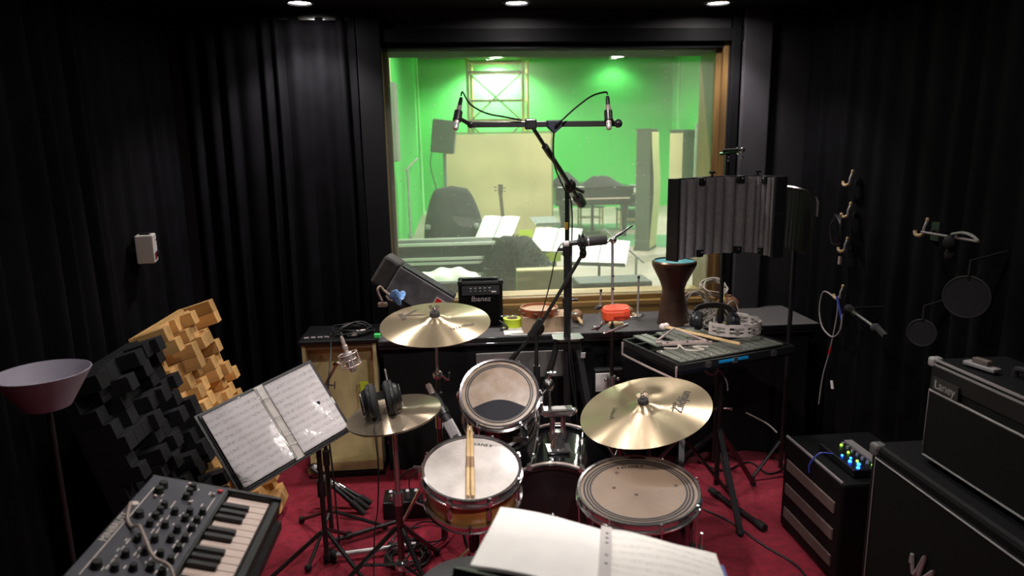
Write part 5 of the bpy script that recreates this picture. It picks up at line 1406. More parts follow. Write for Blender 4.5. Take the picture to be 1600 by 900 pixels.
cable('black cable dropping along the slim boom stand', [GY(517, 520, 3.4), GY(517, 545, 3.1), GY(515, 575, 2.98), GY(513, 600, 2.95), GY(510, 650, 2.93), (bs.x+.03, bs.y-.03, .35), (bs.x+.04, bs.y-.05, .012)], .004)

# ---- stick microphone clipped to the cymbal stand
h0, h1 = GY(668, 600, 2.72), GY(717, 690, 2.56)
fr = frame(h0, h1-h0, (0, -1, .3)); L = (h1-h0).length
m = thing('stick_microphone', 'long black and grey microphone with mesh tip leaning behind the snare', 'microphone', fr)
B(fr).lathe([(0, 0), (.010, .002), (.0125, .01), (.0125, .04), (.011, .05), (0, .05)], n=16).build('mesh_tip', NICK, m)
B(fr).lathe([(0, .05), (.013, .05), (.018, .062), (.020, .09), (.020, L*.68), (0, L*.68)], n=18).build('grip', MATS['matt_black'], m)
B(fr).prism([(-.020, -.022), (.020, -.022), (.020, .022), (-.020, .022)], L*.66, L).build('battery_case', SILV, m, bevel=.004, sm=0)
B(fr).box((.0205, 0, L*.93), (.002, .022, .012)).build('switch', INK, m, sm=0)
cs = V((pL.x, pL.y+.03, 0)); cl = fr @ V((0, 0, L*.5))
c_ = thing('microphone_clip', 'black clamp joining the leaning microphone to the cymbal stand', 'microphone clip', (cs.x, cs.y, cl.z))
B(fr).lathe([(.021, L*.45), (.025, L*.45), (.025, L*.55), (.021, L*.55)], n=16, close=True).build('collar', BLKM, c_)
B().tube([cl+V((0, .02, 0)), (cs.x, cs.y-.03, cl.z), (cs.x, cs.y, cl.z)], .007, 6).build('arm', BLKM, c_)
B().cyl((cs.x, cs.y, cl.z-.015), (cs.x, cs.y, cl.z+.015), .017).build('clamp', BLKM, c_)
# spare drumsticks standing behind the snare
# ---- red block on percussion stand
tx, ty = .764, 3.19
t = thing('percussion_stand', 'chrome percussion stand with upright rods holding the red block', 'percussion stand', (tx, ty, 0))
B().cyl((tx, ty, .05), (tx, ty, .60), .013).build('base_tube', DSTEEL, t)
B().cyl((tx, ty, .56), (tx, ty, .90), .0095).build('middle_tube', DSTEEL, t)
B().cyl((tx, ty, .565), (tx, ty, .635), .02).build('clamp', CHR, t)
for s in (-1, 1): B().ball((tx+s*.03, ty-.01, .62), .010).build('clamp_screw', CHR, t)
B().cyl((tx, ty, .88), GY(957, 378, ty), .0065).build('upper_rod', STEEL, t)
for py in (430, 450): B().cyl(GY(957.5, py, ty), GY(957.5, py+2.5, ty), .0075, n=10).build('rod_ring', INK, t)
tp_ = GY(958, 375, ty)
B().ball(tp_, .018).build('tilter', CHR, t)
B().cyl(tp_+V((-.03, 0, -.012)), GY(989, 352, ty), .004).cyl(tp_+V((-.02, 0, .0)), GY(972, 364, ty), .007).build('tilter_arm', DSTEEL, t)
B().cyl((tx-.05, ty-.03, .86), (tx+.07, ty-.03, .90), .007).build('cross_bar', CHR, t)
for x0, y0, y1, nm in ((937, 452, 515, 'a'), (996, 431, 500, 'b')):
    a, b = GY(x0+2, y0, ty), GY(x0-2 if nm == 'a' else x0, y1, ty)
    r = B().cyl(a, b, .0048, n=8).build('side_rod', STEEL, t)
    B().cyl(a, a-V((0, 0, .012)), .0062, n=8).build('rod_tip', INK, r)
for q_ in ((935, 480), (930, 512), (950, 500), (985, 497), (1000, 494), (943, 505)):
    k = GY(q_[0], q_[1], ty-.01)
    B().ball(k, .013, k=(1.2, .8, .8)).cyl(k+V((-.02, -.01, -.005)), k+V((.02, -.005, .006)), .005, n=8).build('clamp_block', CHR if q_[0] != 935 else BLKM, t)
B().tube([GY(932, 515, ty), GY(940, 508, ty-.02), GY(955, 499, ty), GY(975, 496, ty), GY(1000, 495, ty)], .006, 6).build('lower_arm', CHR, t)
tripod(t, tx, ty, .40, .25, DSTEEL, 60, .14, .008)
rc = GY(962.5, 487, ty-.06)
fr = T(rc) @ RZ(rad(-6)) @ RX(rad(6)) @ RY(rad(-3))
t = thing('jam_block', 'bright red plastic percussion block on the chrome stand', 'percussion block', fr)
def jb(z0, z1, k):
    return [(x*k, y*k) for x, y in ((-.066, -.03), (-.05, -.045), (.03, -.05), (.062, -.035), (.068, 0), (.06, .03), (.02, .045), (-.05, .04), (-.068, .01))]
B(fr).prism(jb(0, 0, 1), -.032, .018).build('block', REDB, t, bevel=.008, sm=0)
B(fr).prism(jb(0, 0, .93), .016, .026).build('top_lip', REDB, t, bevel=.006, sm=0)
B(fr).box((.02, -.047, -.012), (.075, .01, .010)).build('slot', mat('dark_red', (.35, .02, .012), .5), t, sm=0)
B(fr).box((0, .05, .01), (.04, .03, .02)).build('bracket', CHR, t, bevel=.004, sm=0)

# ---- foam shield with microphone
t = thing('foam_shield', 'three-panel grey foam microphone shield standing before the window edge', 'acoustic shield', (1.38, 3.3, 0))
pts = [(1.000, 3.08), (1.262, 3.30), (1.50, 3.30), (1.548, 3.08)]
pts = [GY(1050, 340, 3.10), GY(1110, 340, 3.28), GY(1180, 340, 3.28), GY(1219, 340, 3.10)]
ztp, zbt = 1.592, 1.215
for k in range(3):
    a, b = V((pts[k].x, pts[k].y, 0)), V((pts[k+1].x, pts[k+1].y, 0))
    d = b-a; L = d.length; d.normalize(); n = V((d.y, -d.x, 0))
    if n.y > 0: n = -n
    q = frame((a.x, a.y, zbt), (0, 0, 1), d)      # x along, y = z cross x
    sgn = -1 if (q.to_3x3() @ V((0, 1, 0))).dot(n) < 0 else 1
    H_ = ztp-zbt
    nr = 4 if k != 2 else 5
    def foam(u, v, L=L, nr=nr, sgn=sgn): return (L*u, sgn*(.012+.026*abs(sin(PI*u*nr))**.55), .004+(H_-.008)*v)
    B(q).grid(nr*10, 2, foam).build('foam', GREYF, t, sm=50)
    B(q).box((L/2, 0, H_/2), (L, .022, H_)).build('backing', BLKM, t, sm=0)
    if k == 0: B(q).box((-.006, sgn*.012, H_/2), (.014, .06, H_)).build('edge_frame', BLKM, t, sm=0)
    if k == 2: B(q).box((L+.006, sgn*.012, H_/2), (.014, .06, H_)).build('edge_frame', BLKM, t, sm=0)
    for zz in (H_-.018, .018):
        cl = B(q).box((L*.58, sgn*.022, zz), (.032, .046, .036)).build('clip', BLK, t, bevel=.003, sm=0)
        B(q).ball((L*.58, sgn*.046, zz+.006), .005).build('screw', CHR, cl)
for p_ in (pts[1], pts[2]):
    B().cyl((p_.x, p_.y, ztp), (p_.x, p_.y, ztp+.02), .005).cyl((p_.x, p_.y, ztp+.012), (p_.x, p_.y, ztp+.022), .016).build('hinge_knob', BLKM, t)
bm = (pts[1]+pts[2])/2
B().box((bm.x, bm.y+.03, 1.40), (.30, .02, .05)).build('mount_plate', BLKM, t, sm=0)
fs = thing('shield_stand', 'black stand behind the foam shield topped by a small microphone', 'microphone stand', (bm.x, bm.y+.10, 0))
B().cyl((bm.x, bm.y+.10, .05), (bm.x, bm.y+.10, .9), .013).build('lower_pole', BLKM, fs)
B().cyl((bm.x, bm.y+.10, .85), (bm.x, bm.y+.10, 1.70), .0115).build('upper_pole', BLKM, fs)
B().cyl((bm.x, bm.y+.10, .84), (bm.x, bm.y+.10, .90), .019).build('clutch', BLKM, fs)
tripod(fs, bm.x, bm.y+.10, .2, .2, BLKM, 30, None, .009)
mp = V((bm.x, bm.y+.09, 1.715))
a, b = GY(1124, 241, mp.y), GY(1158, 235, mp.y)
fr = frame(a, b-a); L = (b-a).length
m = thing('small_microphone', 'small silver microphone with painted-on green light in a silver cradle above the foam shield', 'microphone', fr)
B(fr).lathe([(0, 0), (.006, .0), (.0075, .006), (.0075, L*.8), (.005, L), (0, L)], n=12).build('body', mat('painted_green_light', (.05, .16, .07), .3, .6), m)  # silver body, green light painted into its colour
B(fr).tor(T(0, 0, L*.85), .016, .003, 16, 6).build('cradle_ring', CHR, m)
B(fr).ball((0, 0, L*1.05), .014).build('end_ball', CHR, m)
for q_ in ((1139, 245), (1139, 251), (1160, 246)): B().ball(GY(q_[0], q_[1], mp.y-.01), .007).build('cradle_screw', CHR, m)
B().cyl(fr @ V((0, 0, L*.6)), mp-V((0, 0, .02)), .007).cyl(mp+V((-.03, 0, -.005)), mp+V((.045, 0, -.003)), .008).build('swivel', BLKM, m)
# slatted shield beyond
q0, q1 = GY(1229, 292, 3.34), GY(1273, 306, 3.24)
t = thing('slatted_shield', 'curved black slatted microphone shield beside the foam shield', 'acoustic shield', (q0.x, 3.3, 0))
cpts = [V((q0.x+(q1.x-q0.x)*i/10, q0.y+(q1.y-q0.y)*i/10-.03*sin(PI*i/10), q0.z+(q1.z-q0.z)*(i/10)**1.6)) for i in range(11)]
B().tube(cpts, .008, 6).build('top_rim', DSTEEL, t)
B().tube([p_-V((0, 0, .30)) for p_ in cpts], .007, 6).build('bottom_rim', BLKM, t)
for p_ in cpts: B().bar(p_, p_-V((.004, 0, .30)), .004, .022).build('slat', mat('dark_slat', (.03, .027, .027), .45), t, sm=0)
B().tube([cpts[-1], cpts[-1]+V((.012, -.01, -.03)), cpts[-1]+V((.012, -.01, -.10))], .006, 6).build('end_strut', STEEL, t)
sp_ = V((cpts[5].x, cpts[5].y+.05, 0))
B().cyl((sp_.x, sp_.y, .03), (sp_.x, sp_.y, 1.4), .011).cyl((sp_.x, sp_.y, 1.36), cpts[5]-V((0, 0, .15)), .008).build('pole', BLKM, t)
tripod(t, sp_.x, sp_.y, .18, .2, BLKM, 80, None, .009)

# ---- glockenspiel on a stand
ZG = .83
gA = GZ(1063, 570, ZG); gB = GZ(1003, 524, ZG); gC = GZ(1240, 540, ZG)
xv = (gC-gA).normalized(); fr = frame(gA, (0, 0, 1), xv)
LG = (gC-gA).length; WG = .44
t = thing('glockenspiel', 'large glockenspiel with rows of steel bars in a black frame', 'glockenspiel', (gA.x+.3, gA.y+.3, ZG-.06))
def gq(x, y): return fr @ V((x, y, 0))
for y in (0, WG): B(fr).box((LG/2, y, -.015), (LG, .014, .03)).build('frame_rail', BLKM, t, sm=0)
for x in (0, LG): B(fr).box((x, WG/2, -.015), (.014, WG, .03)).build('frame_end', BLKM, t, sm=0)
for k, y in enumerate((.07, .17, .25, .37)): B(fr).box((LG/2, y, -.018), (LG, .016, .02)).build('bar_support', BLKM, t, sm=0)
B(fr).box((LG/2, WG/2, -.040), (LG, WG, .01)).build('tray', BLKM, t, sm=0)
nb = 14; step = (LG-.04)/nb
for r_i, (y0, y1) in enumerate(((.02, .20), (.225, .42))):
    first = None
    for i in range(nb):
        if r_i and i % 7 in (2, 6): continue
        L0 = (y1-y0)*(1-.012*i)
        f2 = fr @ T(.035+step*i+(step*.5 if r_i else 0), (y0+y1)/2, .002 if not r_i else .016)
        o = B(f2).box((0, 0, 0), (step*.80, L0, .008)).build('bar', GKEY, t, fr=f2, bevel=.0015, sm=0)
        for s in (-1, 1): B(f2).ball((0, s*L0*.38, .005), .004, 8, (1, 1, .6)).build('bar_pin', CHR, o)
bw = gq(-.012, 0)
B(fr).tube([(-.012, .01, -.01), (-.012, .01, -.07), (-.016, WG*.5, -.07), (-.012, WG-.01, -.07), (-.012, WG-.01, -.01)], .0055, 6).build('end_bail', NICK, t)
for x in (.14, LG*.45, LG*.8): B(fr).box((x, -.012, -.016), (.022, .010, .024)).build('latch', CHR, t, sm=0)
B(fr).box((.28, -.009, -.014), (.16, .004, .012)).build('blue_strip', mat('blue_strip', (.01, .28, .62), .4), t, sm=0)
gs = fr @ V((LG*.42, WG*.5, 0))
st = thing('instrument_stand', 'black double-tripod stand under the glockenspiel', 'stand', (gs.x, gs.y, 0))
for k, f_ in enumerate((.28, .62)):
    p_ = fr @ V((LG*f_, WG*.45, -.066)); p_ = V((p_.x, p_.y, ZG-.061))
    B().cyl((p_.x, p_.y, .10), p_, .013).build('pole', BLKM, st)
    B().cyl((p_.x, p_.y, .48), (p_.x, p_.y, .55), .02).build('clutch', BLKM, st)
    for s in (-1, 1): B().cyl((p_.x, p_.y, .50), (p_.x+s*.045, p_.y-.02, .50), .006).ball((p_.x+s*.048, p_.y-.02, .50), .009).build('clutch_knob', CHR, st)
    for j in range(3):
        a = rad(250+120*j+20*k); e = V((p_.x+.30*cos(a), p_.y+.30*sin(a), .014))
        l = B().bar((p_.x, p_.y, .40), e, .026, .013).build('leg', BLKM, st, sm=0); B().ball(e, .016).build('rubber_foot', RUB, l)
B(fr).box((LG*.45, WG*.45, -.053), (LG*.5, .04, .016)).build('top_bar', BLKM, st, sm=0)
# things on the glockenspiel
def onG(x, y, z=0): return fr @ V((x, y, z))
zg = .027
t = thing('metal_triangle', 'silver percussion triangle lying on the glockenspiel bars', 'triangle', onG(.16, .2, zg))
B().tube([onG(.04, .235, zg+.005), onG(.26, .15, zg+.005), onG(.20, .32, zg+.03), onG(.06, .25, zg+.008)], .006, 8).build('bent_rod', NICK, t)
t = thing('steel_beater', 'flat silver metal bar lying across the glockenspiel', 'beater', onG(.15, .14, zg))
B().bar(onG(.05, .20, zg+.004), onG(.27, .125, zg+.004), .014, .012).build('bar', NICK, t, bevel=.002, sm=0)
for f_ in (.1, .5, .9): B().ball(onG(.05, .20, zg+.012).lerp(onG(.27, .125, zg+.012), f_), .005).build('rivet', DSTEEL, t)
cable('pale thin cord tangled on the left bars of the glockenspiel', [onG(.03, .16, zg), onG(.08, .13, zg), onG(.12, .17, zg), onG(.10, .09, zg), onG(.17, .06, zg), onG(.16, .12, zg), onG(.22, .09, zg)], .004, ROPE, 'cord', 'cord')
for k, (a, b) in enumerate((((.185, .37), (.345, .03)), ((.205, .37), (.36, .045)))):
    p0 = onG(*a, zg+.028); p1 = onG(*b, zg+.008)
    q = frame(p0, p1-p0); L = (p1-p0).length
    m = thing('mallet', 'wooden mallet with white ball head on the glockenspiel, ' + ('the outer one' if k == 0 else 'the one next to the headphones'), 'mallet', q)
    B(q).cyl((0, 0, 0), (0, 0, L), .0045, n=8).build('shaft', STICK, m); B(q).ball((0, 0, -.01), .017).build('ball_head', mat('pink_white', (.72, .62, .58), .6), m)
q = onG(.40, .27, zg+.055)
headphones('headphones', 'black headphones with navy cup lying among the bells', T(q) @ RZ(rad(-20)) @ RX(rad(-62)), .15, .045, mat('navy_black', (.010, .011, .018), .35), .09)
tq = onG(.47, .235, zg+.012)
t = thing('half_tambourine', 'white crescent tambourine with slotted jingles beside the headphones', 'tambourine', tq)
ring = [(.135*cos(a), .135*sin(a)) for a in [rad(200+i*200/24) for i in range(25)]]
def strip(r0, r1, z0, z1):
    bb = B(T(tq) @ RZ(rad(20))); vs = []
    for i in range(25):
        a = rad(185+i*215/24)
        for r, z in ((r0, z0), (r1, z0), (r1, z1), (r0, z1)): vs.append((r*cos(a), r*sin(a), z))
    fs_ = [(i*4+j, i*4+(j+1) % 4, i*4+4+(j+1) % 4, i*4+4+j) for i in range(24) for j in range(4)] + [(3, 2, 1, 0), (96, 97, 98, 99)]
    return bb.add(vs, fs_)
for z0, z1 in ((0, .013), (.024, .030), (.042, .056)): strip(.125, .137, z0, z1).build('frame_band', mat('pinkish_white', (.60, .53, .51), .4), t, sm=40)
for i in range(0, 25, 4):
    a = rad(185+i*215/24+20); p_ = tq+V((.131*cos(a), .131*sin(a), .028)); B().box(p_, (.02, .012, .056), RZ(a+PI/2)).build('frame_post', MATS['pinkish_white'], t, sm=0)
for i in range(2, 25, 4):
    a = rad(185+i*215/24+20)
    for z in (.018, .036): B(T(tq+V((.131*cos(a), .131*sin(a), z)))).lathe([(0, .003), (.013, .001), (.013, -.001), (0, -.003)], n=12).build('jingle', STEEL, t)
cable('pale cord hanging under the glockenspiel', [GZ(1098, 570, .80), GY(1101, 578, 2.95), GY(1108, 584, 2.95), GY(1118, 584, 2.95), GY(1123, 574, 2.95), GY(1124, 567, 2.97)], .0045, ROPE, 'cord', 'cord')
cable('pale cord trailing down the glockenspiel stand', [GY(1122, 577, 2.97), GY(1130, 586, 2.97), GY(1136, 598, 2.97), GY(1137, 610, 2.97)], .0035, WCABLE, 'cord', 'cord')
cable('pale cables running from the stand foot towards the amplifiers', [GY(1166, 645, 3.0), GY(1180, 652, 3.0), GY(1200, 663, 2.98), GY(1214, 676, 2.95)], .004, WCABLE, 'cable_run')

# ---- right wall: hooks and cables
def hook(label, px, py):
    p_ = GX(px, py, XR-.075)
    t = thing('wall_hook', label, 'hook', p_)
    B().cyl((XR-.02, p_.y, p_.z), (p_.x+.02, p_.y, p_.z), .008).build('arm', BLKM, t)
    B().tube([p_+V((0, .0, .045)), p_+V((-.01, 0, .02)), p_+V((-.012, 0, -.005))], .006, 8).build('back_rod', STEEL, t)
    B().ball(p_+V((0, 0, .05)), .008, k=(1, 1, 1.4)).build('upper_tip', CORK, t)
    B().tube([p_+V((-.012, .0, -.008)), p_+V((-.02, .015, -.018)), p_+V((-.022, .035, -.014)), p_+V((-.02, .044, .0))], .0075, 8, sm=5).build('curved_prong', CORK, t)
    B().box((XR-.028, p_.y, p_.z), (.014, .05, .08)).build('wall_plate', BLKM, t, sm=0)
    return p_
h1 = hook('empty brass-coloured wall hook high on the curtain', 1331, 284)
h2 = hook('wall hook holding coiled black cables', 1328, 334)
h3 = hook('wall hook with a silver plug hanging from it', 1323, 388)
h4 = hook('wall hook carrying coloured cables near the pop shield boom', 1316, 462)
h5 = hook('wall hook holding a grey headset', 1447, 362)
for k in range(4):
    b_ = h2+V((-.03, .025, -.01))
    cable('black cable looped over the second wall hook', [b_+V((-.01, -.02+.02*k, .0)), b_+V((-.03, -.05, -.05)), b_+V((-.02, -.05+.02*k, -.13)), b_+V((-.015, .04, -.15)), b_+V((-.02, .06, -.06)), b_+V((-.01, .02*k-.02, .005))], .003, CABLE, 'hung_cable', 'cable', 7, 'black cables on the second hook')
t = thing('cable_plug', 'silver cable plug hanging below the third wall hook', 'plug', h3+V((-.02, .02, -.06)))
B().cyl(h3+V((-.02, .02, -.045)), h3+V((-.02, .02, -.085)), .009).build('barrel', NICK, t); B().cyl(h3+V((-.02, .02, -.015)), h3+V((-.02, .02, -.045)), .003).build('lead', CABLE, t)
w = h4+V((-.02, .02, -.02))
cable('thin grey cable looped in a ring over the coloured-cable hook', [w, w+V((-.02, .09, .02)), w+V((-.02, .12, -.08)), w+V((-.02, .08, -.17)), w+V((-.02, -.02, -.2)), w+V((-.02, -.09, -.15)), w+V((-.02, -.10, -.06))], .004, WCABLE, 'hung_cable')
cable('long grey cable with a red sleeve hanging down the curtain', [w+V((0, -.01, .01)), w+V((0, -.02, -.08)), w+V((0, .02, -.28)), w+V((0, .07, -.45)), w+V((0, .09, -.62))], .0035, WCABLE, 'hung_cable')
cable('short blue and red cable bundle on the wall hook', [w+V((-.01, -.02, .02)), w+V((-.01, -.06, -.05)), w+V((-.01, -.08, -.09))], .006, mat('blue_cable', (.03, .05, .35), .5), 'hung_cable')
tag(B().cyl(w+V((0, .018, -.27)), w+V((0, .026, -.31)), .005, n=8).build('cable_sleeve', RED), 'small red sleeve on the long hanging cable', 'cable sleeve')
tag(B().box(GX(1300, 601, XR-.09), (.004, .02, .045), RX(rad(-20))).build('cable_tag', PAPER, sm=0), 'small white paper tag on the hanging cables', 'tag')
# pop shield boom
pb0, pb1 = GX(1326, 482, 1.9), GX(1368, 512, 1.85)
t = thing('pop_shield_arm', 'grey rod with black foam ends reaching out from the curtain', 'microphone arm', pb0)
B().cyl(pb0, pb1, .006).build('rod', STEEL, t)
for p_ in (pb0, pb1): B().ball(p_, .022, k=(1, 1, .9)).box(p_+V((-.005, -.05, -.005)), (.02, .06, .016), RX(rad(20))).build('foam_end', mat('charcoal_foam', (.035, .034, .036), .9), t)
B().cyl(pb0, (XR-.03, pb0.y, pb0.z), .007).build('wall_rod', BLKM, t)
def hoop(label, px, py, x, R, r):
    p_ = GX(px, py, x); q = frame(p_, (-1, -.75, .1))
    t = thing('pop_screen', label, 'pop screen', p_)
    B(q).tor(I4, R, r, 36, 6).build('hoop', mat('dull_grey', (.02, .019, .02), .5), t)
    B(q).lathe([(0, .001), (R, .001), (R, -.001), (0, -.001)], n=32).build('mesh', mat('black_mesh', (.008, .008, .009), .9), t)
    B().tube([q @ V((0, 0, 0))+V((0, 0, R)), V((p_.x, p_.y, p_.z+R+.06)), V((XR-.03, p_.y, p_.z+R+.09))], .006, 6).build('hanger', BLKM, t)
    return p_
hoop('large round black pop screen hanging behind the combo amplifier', 1510, 464, 1.93, .078, .004)
hoop('small round black pop screen hanging low by the curtain', 1440, 520, 1.95, .055, .004)
hq = GX(1500, 390, 1.95)
q = frame(hq, (0, 0, 1), (.1, 1, 0))
t = thing('grey_headset', 'grey headset with padded band hanging on the curtain', 'headphones', hq)
B(q).tube([(-.10, 0, .045), (-.06, 0, .062), (0, 0, .065), (.06, 0, .052)], .006, 6, sm=5).build('headband', SILV, t)
B(q).ball((.065, 0, .02), .028, k=(.6, 1, 1.1)).ball((.075, -.01, -.03), .022, k=(.6, 1, 1.2)).build('ear_cushion', RUB, t)
B().tube([q @ V((-.10, 0, .045)), h5+V((-.02, 0, 0))], .005, 6).build('hanger', SILV, t)
B(q).bar((.07, -.02, .045), (.085, -.025, .0), .012, .006).build('slider', SILV, t, sm=0)

# ---- guitar amplifiers on the right
fx = 1.395
t = thing('speaker_cabinet', 'large black speaker cabinet with piping and white script logo', 'speaker cabinet', (1.70, 1.72, 0))
B().box((fx+.21, 1.72, .40), (.42, .70, .70)).build('cabinet', TOLEX, t, bevel=.015, sm=0)
B().box((fx-.002, 1.72, .40), (.01, .63, .63)).build('grille', GRILL, t, sm=0)
B().tube([(fx-.008, 1.41, .09), (fx-.008, 2.03, .09), (fx-.008, 2.03, .71), (fx-.008, 1.41, .71)], .004, 5, closed=True).build('piping', PIPE, t)
for y in (1.39, 2.05):
    for z in (.07, .73): B().box((fx+.012, y, z), (.045, .045, .045)).build('corner_guard', mat('grey_corner', (.10, .098, .098), .5), t, bevel=.012, sm=0)
lg = GX(1440, 889, fx-.012)
B().tube([lg+V((0, .05, -.01)), lg+V((0, .045, .02)), lg+V((0, .03, -.04)), lg+V((0, -.01, .05)), lg+V((0, .01, -.045)), lg+V((0, -.05, .025)), lg+V((0, -.01, -.05))], .006, 6, sm=5).build('script_logo', SILV, t)
for y in (1.43, 2.0):
    for x in (fx+.05, fx+.37): B().cyl((x, y-.015, .026), (x, y+.015, .026), .026).build('caster', RUB, t)
B().box((fx+.2, 2.075, .45), (.12, .012, .05)).build('side_handle', BLKM, t, sm=0)
t = thing('combo_amplifier', 'black combo amplifier with white name plate on the speaker cabinet', 'amplifier', (1.60, 1.64, .753))
ax_, ay0, ay1, az0, az1 = 1.465, 1.35, 1.925, .753, 1.085
B().box((ax_+.125, (ay0+ay1)/2, (az0+az1)/2+.005), (.25, ay1-ay0, az1-az0-.01)).build('cabinet', TOLEX, t, bevel=.012, sm=0)
B().box((ax_-.002, (ay0+ay1)/2, az0+.13), (.01, ay1-ay0-.05, .215)).build('grille', GRILL, t, sm=0)
B().tube([(ax_-.008, ay0+.025, az0+.025), (ax_-.008, ay1-.02, az0+.025), (ax_-.008, ay1-.02, az0+.238), (ax_-.008, ay0+.025, az0+.238)], .004, 5, closed=True).build('piping', PIPE, t)
B().box((ax_-.001, (ay0+ay1)/2, az1-.04), (.008, ay1-ay0-.03, .05)).build('control_strip', BLK, t, sm=0)
pl_ = B().box((ax_-.006, ay1-.085, az1-.068), (.01, .11, .042)).build('name_plate', BLKM, t, sm=0)
txt('Laney', .038, frame((ax_-.0115, ay1-.085, az1-.068), (-1, 0, 0), (0, -1, 0)), mat('dim_silver', (.28, .27, .27), .5), pl_)
for z in (az1+.002, az1-.013): B().bar((ax_+.0, ay0+.02, z), (ax_+.0, ay1-.02, z), .006).build('edge_trim', SILV, t, sm=0)
B().box((ax_+.01, ay1-.008, az1-.008), (.035, .03, .03)).build('corner_guard', SILV, t, bevel=.008, sm=0)
B().tube([(ax_+.12, 1.52, az1), (ax_+.12, 1.54, az1+.025), (ax_+.12, 1.72, az1+.025), (ax_+.12, 1.74, az1)], .009, 8, sm=4).build('handle', RUB, t)
for y in (1.42, 1.86):
    for x in (ax_+.04, ax_+.21): B().cyl((x, y, az0), (x, y, az0+.012), .014).build('foot', RUB, t)
t = thing('small_bracket', 'silver and brown clip lying on top of the combo amplifier', 'clip', (1.56, 1.78, az1))
B().box((1.53, 1.80, az1+.012), (.03, .10, .012), RZ(rad(12))).build('plate', SILV, t, sm=0, bevel=.003)
B().box((1.53, 1.80, az1+.026), (.02, .05, .016), RZ(rad(12))).build('clamp', mat('dull_brown', (.12, .09, .08), .6), t, sm=0, bevel=.003)
# low bass amplifier with pedals
bx0, by0, by1, bz = 1.47, 2.33, 2.80, .45
t = thing('bass_amplifier', 'low black amplifier with three brown grille bands beside the red carpet', 'amplifier', (1.68, 2.56, 0))
B().box((bx0+.20, (by0+by1)/2, bz/2+.01), (.40, by1-by0, bz-.02)).build('cabinet', TOLEX, t, bevel=.012, sm=0)
for z in (.10, .215, .33): B().box((bx0-.002, (by0+by1)/2, z), (.01, by1-by0-.08, .05)).build('grille_band', BROWNG, t, sm=0, bevel=.003)
B().bar((bx0+.004, by0+.01, bz+.002), (bx0+.004, by1-.01, bz+.002), .008).build('edge_trim', SILV, t, sm=0)
for y in (by0+.05, by1-.05):
    for x in (bx0+.05, bx0+.35): B().cyl((x, y, 0), (x, y, .022), .02).build('foot', RUB, t)
pq = V((bx0+.14, 2.50, bz+.003))
t = thing('mixing_pedal', 'small grey mixer unit with glowing blue and green lamps', 'mixer', pq)
B().box(pq+V((0, 0, .018)), (.15, .26, .032)).build('housing', BLK, t, bevel=.005, sm=0)
B().box(pq+V((.05, 0, .037)), (.035, .25, .01)).build('grey_strip', SILV, t, sm=0)
for k in range(5): B().ball(pq+V((-.05+.02*(k % 2), -.115+.028*k, .037)), .007 if k < 3 else .005).build('blue_lamp', LEDB, t)
for k, (dx_, dy_) in enumerate(((-.02, -.06), (.02, -.10), (.02, -.12), (-.01, .02), (.0, .09))): B().ball(pq+V((dx_, dy_, .037)), .0055).build('green_lamp', LEDG, t)
for k in range(6): B().cyl(pq+V((.01, -.08+.035*k, .034)), pq+V((.01, -.08+.035*k, .046)), .006).build('knob', SILV, t)
cable('blue cable hanging from the mixer over the amplifier front', [pq+V((-.06, .02, .03)), pq+V((-.12, .04, .03)), pq+V((-.155, .05, -.02)), pq+V((-.155, .05, -.06))], .0035, MATS['blue_cable'], 'signal_cable')

# ---- floor clutter
t = thing('power_box', 'black stage box with plugs beside the hi-hat stand', 'stage box', (-.25, 3.14, 0))
B().box((-.25, 3.14, .045), (.24, .14, .09)).build('housing', BLK, t, bevel=.006, sm=0)
for k in range(5): B().cyl((-.33+.04*k, 3.11, .09), (-.33+.04*k, 3.09, .14), .009).build('plug', SILV, t)
for k in range(3): cable('thin black lead rising from the stage box', [(-.30+.06*k, 3.09, .14), (-.28+.05*k, 3.06, .22), (-.20+.05*k, 3.09, .26), (-.13+.03*k, 3.15, .18), (-.10+.02*k, 3.21, .02)], .003, CABLE, 'signal_cable', 'cable', 6, 'leads of the stage box')
tag(B().tube(coil(B(), (-.235, 2.72, .012), .085, 7, 13, 0., dz=.005), .0055, 6).build('cable_coil', CABLE), 'thick coil of black cable on the red carpet by the hi-hat stand', 'cable')
tag(B().tube(coil(B(), (-.17, 2.90, .010), .10, 2, 17, 0., dz=.004), .0035, 6).build('cable_coil', CABLE), 'loose thin loop of black cable behind the thick coil', 'cable')
t = thing('folded_stand', 'folded chrome and black microphone stand lying against the beige box', 'microphone stand', (-.62, 3.25, 0))
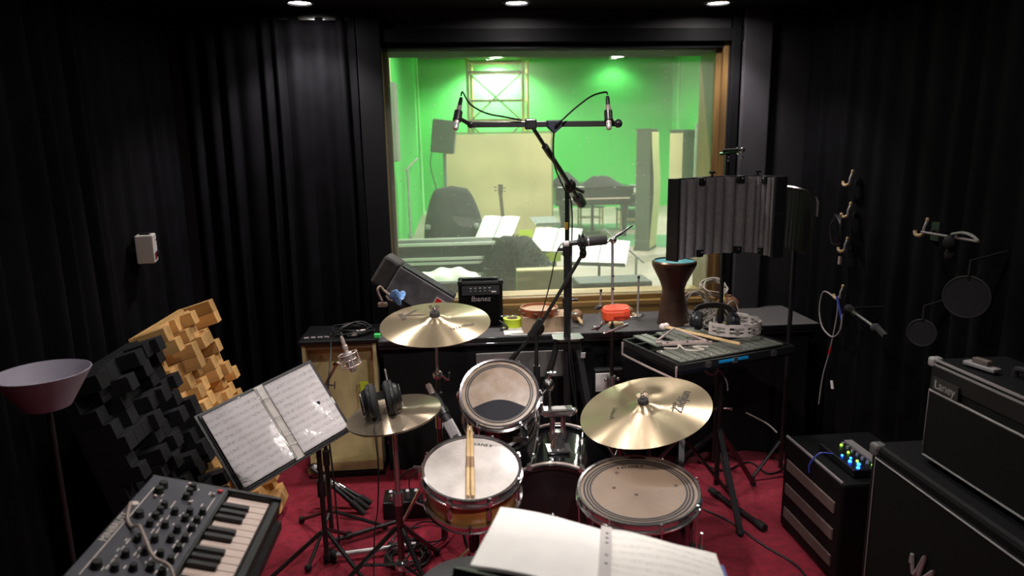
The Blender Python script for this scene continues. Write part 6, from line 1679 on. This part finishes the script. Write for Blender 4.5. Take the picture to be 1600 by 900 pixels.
for k in range(3):
    a, b = V((-.72+.03*k, 3.22+.02*k, .22-.04*k)), V((-.46+.01*k, 3.10+.05*k, .025))
    l = B().cyl(a, b, .011).build('leg', BLKM, t); B().cyl(b.lerp(a, .25), b, .017, .013).build('rubber_foot', RUB, l); B().cyl(a.lerp(b, .25), a.lerp(b, .4), .0135).build('chrome_sleeve', CHR, l)
B().ball((-.71, 3.24, .20), .035).build('hub', DSTEEL, t)
t = thing('low_mic_stand', 'low black stand with a chrome bar lying across the red carpet', 'microphone stand', (-.55, 2.3, 0))
a, b = GZ(515, 868, .03), GZ(650, 850, .03)
B().cyl(a, b, .011).build('chrome_bar', STEEL, t)
B().cyl(a+V((-.02, 0, 0)), a+V((.03, .0, .0)), .035, .02).build('boot', RUB, t)
a2, b2 = GZ(520, 845, .03), GZ(620, 815, .03)
B().cyl(a2, b2, .010).build('black_bar', BLKM, t)
B().tube([b, b.lerp(b2, .5)+V((.03, 0, 0)), b2], .008, 6).build('joint', BLKM, t)
t = thing('floor_mic_stand', 'black stand leg with rubber tip lying on the carpet right of the floor tom', 'microphone stand', (.95, 2.4, 0))
a, b = GZ(1110, 765, .025), GZ(1195, 825, .025)
B().cyl(a, b, .012).build('leg', BLKM, t); B().cyl(a, a.lerp(b, .15), .017).build('rubber_tip', RUB, t); B().cyl(b, b.lerp(a, .12), .018).build('rubber_end', RUB, t)
cable('black cable snaking over the carpet beside the low amplifier', [GZ(1098, 795, .006), GZ(1140, 815, .006), GZ(1190, 850, .006), GZ(1240, 880, .006), GZ(1262, 905, .006)], .005, CABLE, 'floor_cable')
cable('black cable tangle on the carpet below the glockenspiel stand', [GZ(1090, 720, .006), GZ(1130, 735, .006), GZ(1170, 722, .006), GZ(1200, 740, .006), GZ(1225, 730, .006), GZ(1210, 715, .006)], .005, CABLE, 'floor_cable')
tag(B().box(V((.82, 3.505, .285)), (.16, .05, .57)).build('black_case', BLK, bevel=.01, sm=0), 'slim black case standing behind the percussion stand', 'case')
tag(B().box(V((.79, 3.475, .50)), (.09, .008, .10)).build('white_card', PAPER, bevel=.001, sm=0), 'small white card behind the percussion stand clamp', 'card')
